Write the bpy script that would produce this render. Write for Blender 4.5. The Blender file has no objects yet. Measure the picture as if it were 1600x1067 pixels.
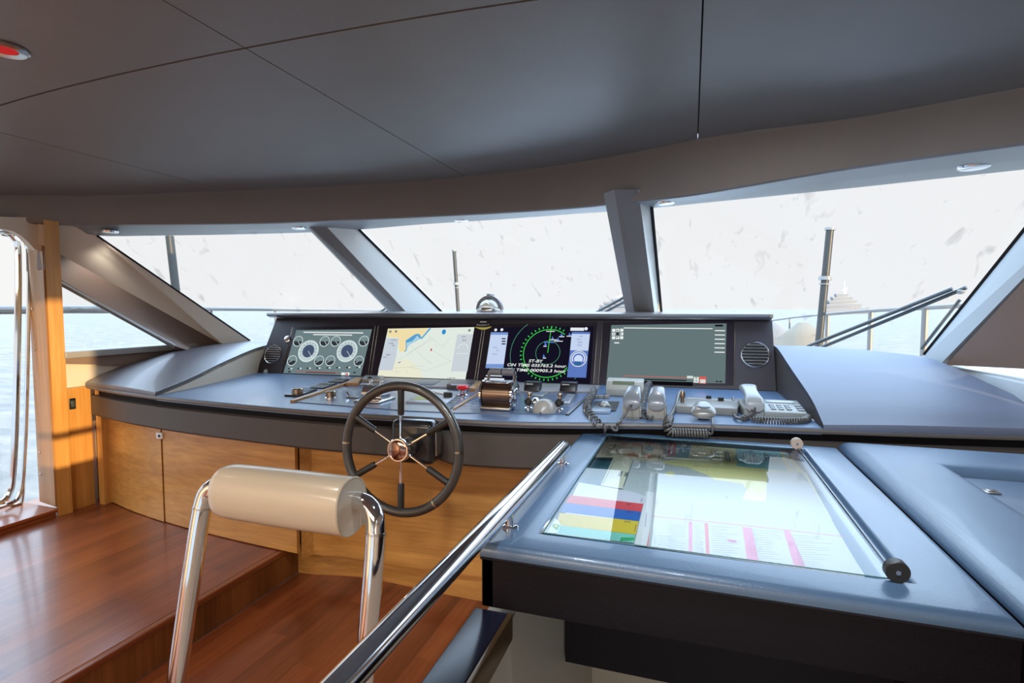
import bpy, bmesh, math, random
from mathutils import Vector, Matrix
random.seed(7)
C = bpy.context.scene.collection
PI = math.pi
# ---------------------------------------------------------------- camera (surveyed from the photo)
EYE = 1.25; FPX = 850.0; PSI = math.radians(18.2); PIT = math.atan(50.5/850)
def ray(px, py):
    u = (px-800)/FPX; v = -(py-533.5)/FPX
    x = u; y = math.cos(PIT)+v*math.sin(PIT); z = -math.sin(PIT)+v*math.cos(PIT)
    return Vector((x*math.cos(PSI)-y*math.sin(PSI), x*math.sin(PSI)+y*math.cos(PSI), z))
def onz(px, py, z):
    r = ray(px, py); t = (z-EYE)/r.z; return Vector((r.x*t, r.y*t, z))
def ony(px, py, y):
    r = ray(px, py); t = y/r.y; return Vector((r.x*t, y, EYE+r.z*t))
def onx(px, py, x):
    r = ray(px, py); t = x/r.x; return Vector((x, r.y*t, EYE+r.z*t))
def onsurf(px, py, f):
    r = ray(px, py); lo, hi = .2, 60
    a = EYE+r.z*lo-f(r.x*lo, r.y*lo)
    for i in range(60):
        m = (lo+hi)/2
        if (EYE+r.z*m-f(r.x*m, r.y*m))*a > 0: lo = m
        else: hi = m
    return Vector((r.x*lo, r.y*lo, EYE+r.z*lo))
cam = bpy.data.cameras.new('camera'); co = bpy.data.objects.new('camera', cam); C.objects.link(co)
cam.sensor_width = 36; cam.lens = 36*FPX/1600; cam.clip_start = .02; cam.clip_end = 30000
co.location = (0, 0, EYE); co.rotation_euler = (PI/2-PIT, 0, PSI)
bpy.context.scene.camera = co
vs = bpy.context.scene.view_settings
vs.view_transform = 'Standard'; vs.look = 'None'; vs.gamma = 1; vs.use_curve_mapping = False; vs.exposure = 0.0

# ---------------------------------------------------------------- materials
MATS = {}
def mat(name, col, rough=.5, metal=0, spec=.5, bump=None, var=None, coat=0, sheen=0, ior=None):
    """bump=(scale,strength) noise bump; var=(scale, factor, stretch) subtle colour variation of the material itself"""
    if name in MATS: return MATS[name]
    m = bpy.data.materials.new(name); m.use_nodes = True; nt = m.node_tree; b = nt.nodes['Principled BSDF']
    b.inputs['Base Color'].default_value = (*col, 1); b.inputs['Roughness'].default_value = rough
    b.inputs['Metallic'].default_value = metal; b.inputs['Specular IOR Level'].default_value = spec
    if coat: b.inputs['Coat Weight'].default_value = coat; b.inputs['Coat Roughness'].default_value = .08
    if ior: b.inputs['IOR'].default_value = ior
    tc = nt.nodes.new('ShaderNodeTexCoord')
    if bump:
        n = nt.nodes.new('ShaderNodeTexNoise'); n.inputs['Scale'].default_value = bump[0]; n.inputs['Detail'].default_value = 6
        nt.links.new(tc.outputs['Object'], n.inputs['Vector'])
        bp = nt.nodes.new('ShaderNodeBump'); bp.inputs['Strength'].default_value = bump[1]; bp.inputs['Distance'].default_value = .002
        nt.links.new(n.outputs['Fac'], bp.inputs['Height']); nt.links.new(bp.outputs['Normal'], b.inputs['Normal'])
    if var:
        mp = nt.nodes.new('ShaderNodeMapping'); mp.inputs['Scale'].default_value = var[2] if len(var) > 2 else (1, 1, 1)
        nt.links.new(tc.outputs['Object'], mp.inputs['Vector'])
        n = nt.nodes.new('ShaderNodeTexNoise'); n.inputs['Scale'].default_value = var[0]; n.inputs['Detail'].default_value = 5
        nt.links.new(mp.outputs[0], n.inputs['Vector'])
        mx = nt.nodes.new('ShaderNodeMix'); mx.data_type = 'RGBA'
        mx.inputs['A'].default_value = (*[c*(1-var[1]) for c in col], 1); mx.inputs['B'].default_value = (*[min(1, c*(1+var[1])) for c in col], 1)
        nt.links.new(n.outputs['Fac'], mx.inputs['Factor']); nt.links.new(mx.outputs['Result'], b.inputs['Base Color'])
    MATS[name] = m; return m
def emit(name, col, s=1.0):
    if name in MATS: return MATS[name]
    m = bpy.data.materials.new(name); m.use_nodes = True; nt = m.node_tree; nt.nodes.clear()
    o = nt.nodes.new('ShaderNodeOutputMaterial'); e = nt.nodes.new('ShaderNodeEmission')
    e.inputs[0].default_value = (*col, 1); e.inputs[1].default_value = s
    nt.links.new(e.outputs[0], o.inputs[0]); MATS[name] = m; return m
def srgb(r, g, b):
    f = lambda c: (c/255/12.92) if c/255 <= .04045 else ((c/255+.055)/1.055)**2.4
    return (f(r), f(g), f(b))
def wood(name, a, b_, axis, rough=.4, scale=1.0, planks=None, coat=0):
    """grain stretched along axis; planks=(width, axis index across) adds board-to-board colour shift and thin seams"""
    m = bpy.data.materials.new(name); m.use_nodes = True; nt = m.node_tree; p = nt.nodes['Principled BSDF']; L = nt.links
    tc = nt.nodes.new('ShaderNodeTexCoord'); mp = nt.nodes.new('ShaderNodeMapping')
    s = [60*scale]*3; s[axis] = 2.2*scale; mp.inputs['Scale'].default_value = s
    L.new(tc.outputs['Object'], mp.inputs['Vector'])
    n = nt.nodes.new('ShaderNodeTexNoise'); n.inputs['Scale'].default_value = 1; n.inputs['Detail'].default_value = 8; n.inputs['Roughness'].default_value = .65
    L.new(mp.outputs[0], n.inputs['Vector'])
    mp2 = nt.nodes.new('ShaderNodeMapping'); s2 = [6*scale]*3; s2[axis] = .6*scale; mp2.inputs['Scale'].default_value = s2
    L.new(tc.outputs['Object'], mp2.inputs['Vector'])
    n2 = nt.nodes.new('ShaderNodeTexNoise'); n2.inputs['Scale'].default_value = 1; n2.inputs['Detail'].default_value = 3; n2.inputs['Distortion'].default_value = 1.2
    L.new(mp2.outputs[0], n2.inputs['Vector'])
    ad = nt.nodes.new('ShaderNodeMath'); ad.operation = 'ADD'; L.new(n.outputs['Fac'], ad.inputs[0]); L.new(n2.outputs['Fac'], ad.inputs[1])
    fac = ad.outputs[0]
    if planks:
        w, ax = planks
        sx = nt.nodes.new('ShaderNodeSeparateXYZ'); L.new(tc.outputs['Object'], sx.inputs[0])
        dv = nt.nodes.new('ShaderNodeMath'); dv.operation = 'DIVIDE'; dv.inputs[1].default_value = w; L.new(sx.outputs[ax], dv.inputs[0])
        fl = nt.nodes.new('ShaderNodeMath'); fl.operation = 'FLOOR'; L.new(dv.outputs[0], fl.inputs[0])
        # stagger boards lengthwise
        d2 = nt.nodes.new('ShaderNodeMath'); d2.operation = 'MULTIPLY_ADD'; d2.inputs[1].default_value = .9; L.new(sx.outputs[axis], d2.inputs[0])
        k = nt.nodes.new('ShaderNodeMath'); k.operation = 'MULTIPLY'; k.inputs[1].default_value = .37; L.new(fl.outputs[0], k.inputs[0]); L.new(k.outputs[0], d2.inputs[2])
        f2 = nt.nodes.new('ShaderNodeMath'); f2.operation = 'FLOOR'; L.new(d2.outputs[0], f2.inputs[0])
        cx = nt.nodes.new('ShaderNodeCombineXYZ'); L.new(fl.outputs[0], cx.inputs[0]); L.new(f2.outputs[0], cx.inputs[1])
        wn = nt.nodes.new('ShaderNodeTexWhiteNoise'); L.new(cx.outputs[0], wn.inputs['Vector'])
        ms = nt.nodes.new('ShaderNodeMath'); ms.operation = 'MULTIPLY_ADD'; ms.inputs[1].default_value = .38; L.new(wn.outputs['Value'], ms.inputs[0]); L.new(ad.outputs[0], ms.inputs[2])
        fac = ms.outputs[0]
    mr = nt.nodes.new('ShaderNodeMapRange'); mr.inputs['From Min'].default_value = .7; mr.inputs['From Max'].default_value = 1.55 if planks else 1.3
    L.new(fac, mr.inputs['Value'])
    mx = nt.nodes.new('ShaderNodeMix'); mx.data_type = 'RGBA'; mx.inputs['A'].default_value = (*a, 1); mx.inputs['B'].default_value = (*b_, 1)
    L.new(mr.outputs[0], mx.inputs['Factor']); out = mx.outputs['Result']
    L.new(out, p.inputs['Base Color']); p.inputs['Roughness'].default_value = rough
    if coat: p.inputs['Coat Weight'].default_value = coat; p.inputs['Coat Roughness'].default_value = .12
    bp = nt.nodes.new('ShaderNodeBump'); bp.inputs['Strength'].default_value = .15; bp.inputs['Distance'].default_value = .001
    L.new(n.outputs['Fac'], bp.inputs['Height']); L.new(bp.outputs['Normal'], p.inputs['Normal'])
    MATS[name] = m; return m
def glass(name, tint=(1, 1, 1), refl=.06, spots=None, fres=False):
    m = bpy.data.materials.new(name); m.use_nodes = True; nt = m.node_tree; nt.nodes.clear(); L = nt.links
    o = nt.nodes.new('ShaderNodeOutputMaterial'); t = nt.nodes.new('ShaderNodeBsdfTransparent'); t.inputs[0].default_value = (*tint, 1)
    g = nt.nodes.new('ShaderNodeBsdfGlossy'); g.inputs['Roughness'].default_value = .01
    mx = nt.nodes.new('ShaderNodeMixShader'); mx.inputs[0].default_value = refl
    if fres:
        f = nt.nodes.new('ShaderNodeFresnel'); f.inputs[0].default_value = 1.5
        k = nt.nodes.new('ShaderNodeMath'); k.operation = 'MULTIPLY'; k.inputs[1].default_value = fres; k.use_clamp = True
        L.new(f.outputs[0], k.inputs[0]); L.new(k.outputs[0], mx.inputs[0])
    L.new(t.outputs[0], mx.inputs[1]); L.new(g.outputs[0], mx.inputs[2]); last = mx.outputs[0]
    if spots:
        # dried spray marks on the outside of the pane
        tc = nt.nodes.new('ShaderNodeTexCoord'); mp = nt.nodes.new('ShaderNodeMapping'); mp.inputs['Scale'].default_value = (17, 6, 7); mp.inputs['Rotation'].default_value = (.3, .5, .2)
        L.new(tc.outputs['Object'], mp.inputs['Vector'])
        n = nt.nodes.new('ShaderNodeTexNoise'); n.inputs['Scale'].default_value = spots; n.inputs['Detail'].default_value = 2.5; n.inputs['Distortion'].default_value = .6
        L.new(mp.outputs[0], n.inputs['Vector'])
        mr = nt.nodes.new('ShaderNodeMapRange'); mr.inputs['From Min'].default_value = .63; mr.inputs['From Max'].default_value = .76; mr.inputs['To Max'].default_value = .5
        L.new(n.outputs['Fac'], mr.inputs['Value'])
        d = nt.nodes.new('ShaderNodeBsdfTransparent'); d.inputs[0].default_value = (.45, .47, .5, 1)
        m2 = nt.nodes.new('ShaderNodeMixShader'); L.new(mr.outputs[0], m2.inputs[0]); L.new(last, m2.inputs[1]); L.new(d.outputs[0], m2.inputs[2]); last = m2.outputs[0]
    L.new(last, o.inputs[0]); MATS[name] = m; return m

M_ceil = mat('ceiling_leather', (.205, .187, .172), .42, spec=.5, bump=(260, .25), var=(5, .10))
M_header = mat('header_leather', (.21, .185, .17), .42, spec=.5, bump=(260, .25), var=(5, .08))
M_soffit = mat('soffit_panel', (.24, .25, .255), .35, spec=.6)
M_leather = mat('dark_leather', (.11, .108, .13), .40, spec=.8, bump=(320, .3), var=(14, .12), coat=.15)
M_pad = mat('table_leather_sky_tint', (.082, .15, .255), .38, spec=.9, bump=(320, .25), var=(10, .08), coat=.2)  # blue sky reflection put into the dark leather's base colour
M_work = mat('worktop_leather_sky_tint', (.12, .20, .35), .36, spec=.9, bump=(320, .18), coat=.25)  # reflected sky blue mixed into the worktop's base colour
M_panelblue = mat('switch_panel_laminate', (.075, .12, .22), .28, spec=.8, coat=.4)
M_dash = mat('dash_leather', (.030, .022, .030), .42, spec=.5, bump=(320, .25))
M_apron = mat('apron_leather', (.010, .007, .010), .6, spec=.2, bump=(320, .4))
M_band = mat('band_leather', (.075, .062, .055), .48, spec=.45, bump=(320, .3))
M_black = mat('black_plastic', (.012, .012, .014), .35)
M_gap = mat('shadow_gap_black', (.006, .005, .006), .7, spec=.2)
M_rubber = mat('black_rubber', (.02, .018, .016), .42, spec=.6)
M_grey = mat('grey_plastic', (.24, .24, .23), .38)
M_silver = mat('silver_plastic', (.27, .265, .25), .32, metal=.3)
M_lightgrey = mat('light_grey_plastic', (.45, .46, .42), .4)
M_chrome = mat('chrome', (.82, .82, .84), .06, metal=1)
M_chrome_r = mat('satin_steel', (.6, .58, .55), .24, metal=1)
M_bronze = mat('brushed_bronze', (.38, .28, .20), .26, metal=1)
M_hub_reflect = mat('polished_hub_cap', (.40, .25, .20), .10, metal=1)  # warm floor reflection put into the cap's metal colour
M_beige = mat('beige_panel', (.74, .64, .51), .45, bump=(200, .1))
M_brownp = mat('brown_suede', (.23, .155, .12), .5, bump=(260, .3))
M_cushion = mat('beige_vinyl', (.74, .65, .52), .30, spec=.6, bump=(220, .08), coat=.5)
M_maple = wood('maple_veneer', srgb(168, 112, 50), srgb(214, 156, 84), 0, .38, coat=.15)
M_maple_v = wood('maple_veneer_upright', srgb(182, 124, 58), srgb(222, 168, 96), 2, .36, coat=.15)
M_jamb = wood('jamb_veneer', srgb(150, 106, 66), srgb(190, 146, 104), 2, .35, coat=.2)
M_floor = wood('floor_planks', srgb(84, 38, 20), srgb(158, 86, 50), 1, .30, planks=(.075, 0), coat=.3)
M_step = wood('step_veneer', srgb(98, 56, 26), srgb(150, 92, 46), 2, .4)
M_red = mat('red_plastic', (.75, .02, .03), .3)
M_white = mat('white_paint', (.8, .8, .8), .4)
M_canvas = mat('canvas_cover', (.20, .165, .12), .8, bump=(30, .4))
M_hull = mat('white_gelcoat', (.8, .81, .82), .3)
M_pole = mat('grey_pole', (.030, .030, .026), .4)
M_glass = glass('window_glass', (.97, .985, 1), .05, spots=1.0)
M_glass_clear = glass('side_window_glass', (.96, .98, 1), .05)
M_tableglass = glass('table_glass', (.93, .98, .97), .1, fres=1.0)

# ---------------------------------------------------------------- geometry helper
class G:
    def __init__(s): s.bm = bmesh.new()
    def _merge(s, b, M=None, mi=0):
        if M is not None: b.transform(M)
        for f in b.faces: f.material_index = mi
        me = bpy.data.meshes.new('t'); b.to_mesh(me); b.free(); s.bm.from_mesh(me); bpy.data.meshes.remove(me); return s
    def box(s, x0, x1, y0, y1, z0, z1, r=0, seg=3, mi=0, M=None):
        b = bmesh.new(); bmesh.ops.create_cube(b, size=1)
        b.transform(Matrix.Translation(((x0+x1)/2, (y0+y1)/2, (z0+z1)/2)) @ Matrix.Diagonal((abs(x1-x0), abs(y1-y0), abs(z1-z0), 1)))
        if r: bmesh.ops.bevel(b, geom=b.edges[:], offset=r, segments=seg, profile=.5, affect='EDGES', clamp_overlap=True)
        return s._merge(b, M, mi)
    def prism(s, pts, vec, mi=0, r=0, seg=2, M=None):
        b = bmesh.new(); vec = Vector(vec)
        lo = [b.verts.new(Vector(p)) for p in pts]; hi = [b.verts.new(Vector(p)+vec) for p in pts]
        n = len(pts); b.faces.new(lo[::-1]); top = b.faces.new(hi)
        for i in range(n): b.faces.new((lo[i], lo[(i+1) % n], hi[(i+1) % n], hi[i]))
        bmesh.ops.recalc_face_normals(b, faces=b.faces[:])
        if r: bmesh.ops.bevel(b, geom=[e for e in b.edges], offset=r, segments=seg, profile=.5, affect='EDGES', clamp_overlap=True)
        return s._merge(b, M, mi)
    def face(s, pts, mi=0):
        f = s.bm.faces.new([s.bm.verts.new(Vector(p)) for p in pts]); f.material_index = mi; return s
    def loft(s, secs, closed=True, caps=True, mi=0):
        b = bmesh.new(); R = [[b.verts.new(Vector(p)) for p in sec] for sec in secs]; n = len(secs[0])
        for a, c in zip(R, R[1:]):
            for i in range(n if closed else n-1):
                j = (i+1) % n
                try: b.faces.new((a[i], a[j], c[j], c[i]))
                except ValueError: pass
        if caps and closed:
            b.faces.new(R[0][::-1]); b.faces.new(R[-1])
        bmesh.ops.recalc_face_normals(b, faces=b.faces[:])
        return s._merge(b, None, mi)
    def tube(s, pts, r, seg=12, closed=False, mi=0, smooth=0):
        pts = [Vector(p) for p in pts]
        if smooth: pts = crom(pts, smooth, closed)
        n = len(pts); T = []
        for i in range(n):
            a = pts[(i-1) % n] if (closed or i) else pts[0]; c = pts[(i+1) % n] if (closed or i < n-1) else pts[-1]
            T.append((c-a).normalized())
        u = T[0].orthogonal().normalized(); secs = []
        for i in range(n):
            if i: u = (u-T[i]*u.dot(T[i])).normalized()
            v = T[i].cross(u); rr = r[i] if isinstance(r, (list, tuple)) else r
            secs.append([pts[i]+rr*(math.cos(2*PI*k/seg)*u+math.sin(2*PI*k/seg)*v) for k in range(seg)])
        if closed:
            # align the seam
            best = min(range(seg), key=lambda k: (secs[0][k]-(secs[-1][0]-pts[-1]+pts[0])).length)
            secs.append([secs[0][(k+best) % seg] for k in range(seg)])
            g = s.loft(secs, True, False, mi); bmesh.ops.remove_doubles(s.bm, verts=s.bm.verts[:], dist=1e-6); return g
        return s.loft(secs, True, True, mi)
    def lathe(s, prof, M=None, seg=24, mi=0):
        secs = [[(max(r, 1e-5)*math.cos(2*PI*k/seg), max(r, 1e-5)*math.sin(2*PI*k/seg), h) for k in range(seg)] for r, h in prof]
        b = bmesh.new(); R = [[b.verts.new(p) for p in sec] for sec in secs]
        for a, c in zip(R, R[1:]):
            for i in range(seg): b.faces.new((a[i], a[(i+1) % seg], c[(i+1) % seg], c[i]))
        b.faces.new(R[0][::-1]); b.faces.new(R[-1]); bmesh.ops.recalc_face_normals(b, faces=b.faces[:])
        return s._merge(b, M, mi)
    def ell(s, c, rad, M=None, mi=0, u=20, v=12):
        b = bmesh.new(); bmesh.ops.create_uvsphere(b, u_segments=u, v_segments=v, radius=1)
        b.transform(Matrix.Translation(c) @ Matrix.Diagonal((*rad, 1))); return s._merge(b, M, mi)
    def coil(s, path, R, r, turns, seg=6, per=10, mi=0, r_end=None):
        path = crom([Vector(p) for p in path], 12)
        d = [0]
        for a, b in zip(path, path[1:]): d.append(d[-1]+(b-a).length)
        N = int(turns*per); out = []; T0 = (path[1]-path[0]).normalized(); u = T0.orthogonal().normalized(); j = 0
        for i in range(N+1):
            q = d[-1]*i/N
            while j < len(d)-2 and d[j+1] < q: j += 1
            f = (q-d[j])/max(1e-9, d[j+1]-d[j]); P = path[j].lerp(path[j+1], f); T = (path[j+1]-path[j]).normalized()
            u = (u-T*u.dot(T)).normalized(); v = T.cross(u); a = 2*PI*i/per
            e = min(1, i/(per*1.5), (N-i)/(per*1.5))
            out.append(P+R*e*(math.cos(a)*u+math.sin(a)*v))
        return s.tube(out, r, seg, mi=mi)
def crom(pts, k, closed=False):
    n = len(pts); out = []
    rng = range(n) if closed else range(n-1)
    for i in rng:
        p0 = pts[(i-1) % n] if (closed or i) else pts[0]*2-pts[1]; p1 = pts[i]; p2 = pts[(i+1) % n]
        p3 = pts[(i+2) % n] if (closed or i < n-2) else pts[-1]*2-pts[-2]
        for j in range(k):
            t = j/k
            out.append(.5*((2*p1)+(p2-p0)*t+(2*p0-5*p1+4*p2-p3)*t*t+(3*p1-p0-3*p2+p3)*t**3))
    if not closed: out.append(pts[-1])
    return out
def thing(name, label, cat, loc, group=None):
    o = bpy.data.objects.new(name, None); C.objects.link(o); o.location = loc; o.empty_display_size = .05
    o['label'] = label; o['category'] = cat
    if group: o['group'] = group
    return o
def wloc(o):
    l = o.location.copy()
    while o.parent: o = o.parent; l += o.location
    return l
def obj(name, g, m, parent=None, label=None, ang=35):
    ms = m if isinstance(m, (list, tuple)) else [m]
    bm = g.bm
    if parent: org = wloc(parent); loc = Vector((0, 0, 0))
    else:
        xs = [v.co for v in bm.verts]; mn = [min(c[i] for c in xs) for i in range(3)]; mxx = [max(c[i] for c in xs) for i in range(3)]
        org = Vector(((mn[0]+mxx[0])/2, (mn[1]+mxx[1])/2, mn[2])); loc = org
    bmesh.ops.translate(bm, verts=bm.verts[:], vec=-org)
    me = bpy.data.meshes.new(name); bm.to_mesh(me); bm.free()
    for p in me.polygons: p.use_smooth = True
    try: me.set_sharp_from_angle(angle=math.radians(ang))
    except Exception: pass
    for x in ms: me.materials.append(x)
    o = bpy.data.objects.new(name, me); C.objects.link(o); o.location = loc
    if parent: o.parent = parent
    if label: o['label'] = label
    return o
def tag(o, label, cat, group=None, kind=None):
    o['label'] = label; o['category'] = cat
    if group: o['group'] = group
    if kind: o['kind'] = kind
    return o
def struct(name, g, m, label=None, ang=35):
    o = obj(name, g, m, None, label, ang); o['kind'] = 'structure'; return o
def dup(o, loc, label=None, rot=None):
    c = o.copy(); C.objects.link(c); c.location = loc
    if rot is not None: c.rotation_euler = rot
    if label: c['label'] = label
    for ch in list(o.children):
        d = ch.copy(); C.objects.link(d); d.parent = c
        for g in list(ch.children):
            e = g.copy(); C.objects.link(e); e.parent = d
    return c
def T(*a): return Matrix.Translation(a)
def RX(a): return Matrix.Rotation(a, 4, 'X')
def RY(a): return Matrix.Rotation(a, 4, 'Y')
def RZ(a): return Matrix.Rotation(a, 4, 'Z')
FT = None
def text(s, M, size, m, parent, name='lettering', align='LEFT', ext=.0002, shear=0, bold=0, fit=0):
    c = bpy.data.curves.new(name, 'FONT'); c.body = s; c.size = size; c.align_x = align; c.extrude = ext; c.shear = shear; c.offset = bold
    c.materials.append(m); o = bpy.data.objects.new(name, c); C.objects.link(o)
    bpy.context.view_layer.update()
    me = bpy.data.meshes.new_from_object(o.evaluated_get(bpy.context.evaluated_depsgraph_get())); bpy.data.objects.remove(o)
    if fit:
        xs = [v.co.x for v in me.vertices]; k = fit/(max(xs)-min(xs)); me.transform(Matrix.Diagonal((k, 1, 1, 1)))
    me.transform(Matrix.Translation(-wloc(parent)) @ M); me.materials.clear(); me.materials.append(m)
    o = bpy.data.objects.new(name, me); C.objects.link(o); o.parent = parent
    return o
# ================================================================ SETTING
CX = -1.15
def ceilf(x, y): l = x-CX; return 2.01-.02*l*l-.005*l**4
# header stations: (px, ceiling line y, fascia bottom y, soffit outer y, soffit outer z)
ST = [(-60, 306, 344, 352, 1.62), (0, 305, 347, 352, 1.62), (64, 305.5, 350, 356, 1.63), (110, 306, 351, 364, 1.645), (150, 306, 351.5, 368, 1.66), (250, 303, 351, 368, 1.70), (400, 297, 349.5, 365.5, 1.75), (530, 291, 345, 361, 1.78),
      (660, 283, 339, 350.5, 1.80), (780, 271, 333, 343, 1.79), (900, 255, 325, 334, 1.775), (1000, 237, 314, 327, 1.76), (1090, 218, 304, 318, 1.75), (1300, 190, 268, 297, 1.745), (1450, 165, 246, 281, 1.735), (1600, 137, 225, 265, 1.725), (1800, 98, 196, 243, 1.70)]
fas = []
for px, yc, yb, yo, zo in ST:
    a = onsurf(px, yc, ceilf)
    r = ray(px, yb); t = math.hypot(a.x, a.y)/math.hypot(r.x, r.y); b = Vector((r.x*t, r.y*t, EYE+r.z*t))
    b.x, b.y = a.x, a.y
    o = onz(px, yo, zo)
    # keep the outer edge at least a little outside the fascia
    if (o.xy.length < b.xy.length+.03): o = Vector((b.x*1.03, b.y*1.03, b.z))
    fas.append((a, b, o))
fas.append((Vector((1.30, 1.62, ceilf(1.30, 1.62))), Vector((1.30, 1.62, 1.70)), Vector((1.50, 1.78, 1.69))))
fas.append((Vector((1.40, 1.10, ceilf(1.40, 1.10))), Vector((1.40, 1.10, 1.70)), Vector((1.62, 1.15, 1.69))))
XW = -3.24    # port wall inner face
# the aft part of the header follows the port wall
def smooth_line(k): return crom([f[k] for f in fas], 4)
A, B, O = smooth_line(0), smooth_line(1), smooth_line(2)
g = G()
# fascia with a softly rounded lower edge, then the soffit out to the glass, then up to the roof
secs = []
for a, b, o in zip(A, B, O):
    out = Vector((o.x-b.x, o.y-b.y, 0)); d = out.normalized() if out.length > 1e-4 else Vector((0, 1, 0))
    secs.append([a+d*.02+Vector((0, 0, .02)), a+Vector((0, 0, .004)), a+Vector((0, 0, -.004)), b+Vector((0, 0, .015)), b+d*.004+Vector((0, 0, .005)), b+d*.015, b+d*.02])
g.loft(secs, False, False)
header = struct('trim_1', g, M_header, 'dark leather header fascia under the ceiling')
g = G(); secs = []
for a, b, o in zip(A, B, O):
    out = Vector((o.x-b.x, o.y-b.y, 0)); d = out.normalized() if out.length > 1e-4 else Vector((0, 1, 0))
    secs.append([b+d*.02, b.lerp(o, .5)+Vector((0, 0, 0)), o, o+d*.03+Vector((0, 0, .02)), o+d*.03+Vector((0, 0, .35))])
g.loft(secs, False, False)
struct('trim_2', g, M_soffit, 'pale grey soffit strip above the windscreen')
def FRONTL(x):
    best = None
    for a, b in zip(A, A[1:]):
        if min(a.x, b.x) <= x <= max(a.x, b.x) and abs(b.x-a.x) > 1e-6:
            y = a.y+(b.y-a.y)*(x-a.x)/(b.x-a.x); best = y if best is None else max(best, y)
    return best if best is not None else (A[0].y if x < CX else A[-1].y)
# ceiling: upholstered panels with thin seams
g = G()
def cpt(x, y, dz=0): return Vector((x, y, ceilf(x, y)+dz))
# backing
secs = []
xs = [-3.7+i*.17 for i in range(29)]
for k in range(9): secs.append([cpt(x, -5+(max(1.45, FRONTL(x))+.015+5)*k/8, .03) for x in xs])
g.loft(secs, False, False)
struct('ceiling', g, mat('ceiling_backing', (.01, .01, .01), .8))
def frontline(x):
    best = None
    for a, b in zip(A, A[1:]):
        if min(a.x, b.x) <= x <= max(a.x, b.x) and abs(b.x-a.x) > 1e-6:
            y = a.y+(b.y-a.y)*(x-a.x)/(b.x-a.x)
            best = y if best is None else max(best, y)
    return best if best is not None else (A[0].y if x < CX else A[-1].y)
seams_x = [-3.9, -2.60, -1.25, .013, 1.35]
gx = .0022
pan = G()
def ceiling_panel(x0, x1, y0, y1f):
    n = 16; secs = []
    for i in range(n+1):
        x = x0+gx+(x1-x0-2*gx)*i/n; y1 = y1f(x)-.004; col = []
        ys = [y0+gx+(y1-y0-2*gx)*j/10 for j in range(11)]
        col.append(cpt(x, ys[0], .012)); col += [cpt(x, y) for y in ys]; col.append(cpt(x, ys[-1], .012))
        if i in (0, n): secs.append([p+Vector((0, 0, .012)) for p in col]) if i == 0 else None
        secs.append(col)
        if i == n: secs.append([p+Vector((0, 0, .012)) for p in col])
    pan.loft(secs, False, False)
for a, b in zip(seams_x, seams_x[1:]):
    lo = -3.9 if a < -3 else a
    for y0, y1 in ((-5, -2.0), (-2.0, -.3), (-.3, 1.312)): ceiling_panel(a, b, y0, lambda x, y1=y1: y1)
    ceiling_panel(max(a, -3.65), b, 1.312, lambda x: max(1.5, frontline(x)))
pa = struct('ceiling_panels', pan, M_ceil, 'dark grey upholstered ceiling panels with thin seams', 25); pa.name = 'ceiling.001'

# ---- windscreen
TL = Vector((-3.16, 2.19, 1.66)); BL = Vector((-3.0, 3.11, 1.026))
T1 = [onz(478, 350, 1.79), onz(508, 352, 1.79), onz(560, 358, 1.79)]
E1 = [ony(610, 487, 3.65), ony(634, 487, 3.65), ony(690, 487, 3.95)]
T2 = [onz(963, 318, 1.76), onz(1000, 318, 1.76), onz(1018, 325, 1.755)]
E2 = [ony(991, 487, 3.45), ony(1022, 487, 3.45), ony(1033, 487, 3.7)]
TR = Vector((1.19, 2.30, 1.72)); BR = ony(1445, 553, 3.17)
def down(t, e, z): k = (z-t.z)/(e.z-t.z); return t.lerp(e, k)
zb = 1.02
B1 = [down(t, e, zb) for t, e in zip(T1, E1)]; B2 = [down(t, e, zb) for t, e in zip(T2, E2)]
def pane(name, pts, lab, m=M_glass, th=.012):
    pts = [Vector(p) for p in pts]; n = (pts[1]-pts[0]).cross(pts[-1]-pts[0]).normalized(); c = sum(pts, Vector())/4
    g = G(); g.face(pts); return struct(name, g, m, lab)
pane('window_1', [TL, T1[2], B1[2], BL], 'port pane of the windscreen')
pane('window_2', [T1[2], T2[2], B2[2], B1[2]], 'centre pane of the windscreen behind the compass')
pane('window_3', [T2[2], TR, BR, B2[2]], 'starboard pane of the windscreen with wipers outside')
# mullions: dark inboard face, pale reveal on the starboard side
for i, (Tp, Bp, lab) in enumerate(((T1, B1, 'port mullion'), (T2, B2, 'starboard mullion'))):
    up = Vector((0, 0, .10))
    Tx = [t+(t-b).normalized()*.09 for t, b in zip(Tp, Bp)]
    far = Vector((-.10, .12, 0))
    g = G(); g.loft([[Tx[0], Tx[1], Tx[1]+far, Tx[0]+far*.6], [Bp[0], Bp[1], Bp[1]+far, Bp[0]+far*.6]], True, True)
    struct('trim_%d' % (3+2*i), g, M_header, 'dark leather %s of the windscreen' % lab)
    g = G(); e = Vector((.002, .0, 0)); g.loft([[Tx[1]+e, Tx[2]+e, Tx[2]+Vector((.0, .05, 0)), Tx[1]+far+e], [Bp[1]+e, Bp[2]+e, Bp[2]+Vector((.0, .05, 0)), Bp[1]+far+e]], True, True)
    struct('trim_%d' % (4+2*i), g, mat('pale_mullion_side', (.82, .81, .76), .35), 'pale side face of the %s' % lab)
    g = G(); g.tube([Tx[2], Bp[2]], .010, 6); struct('trim_%d' % (20+i), g, M_gap, 'black glazing seal of the %s' % lab)
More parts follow.
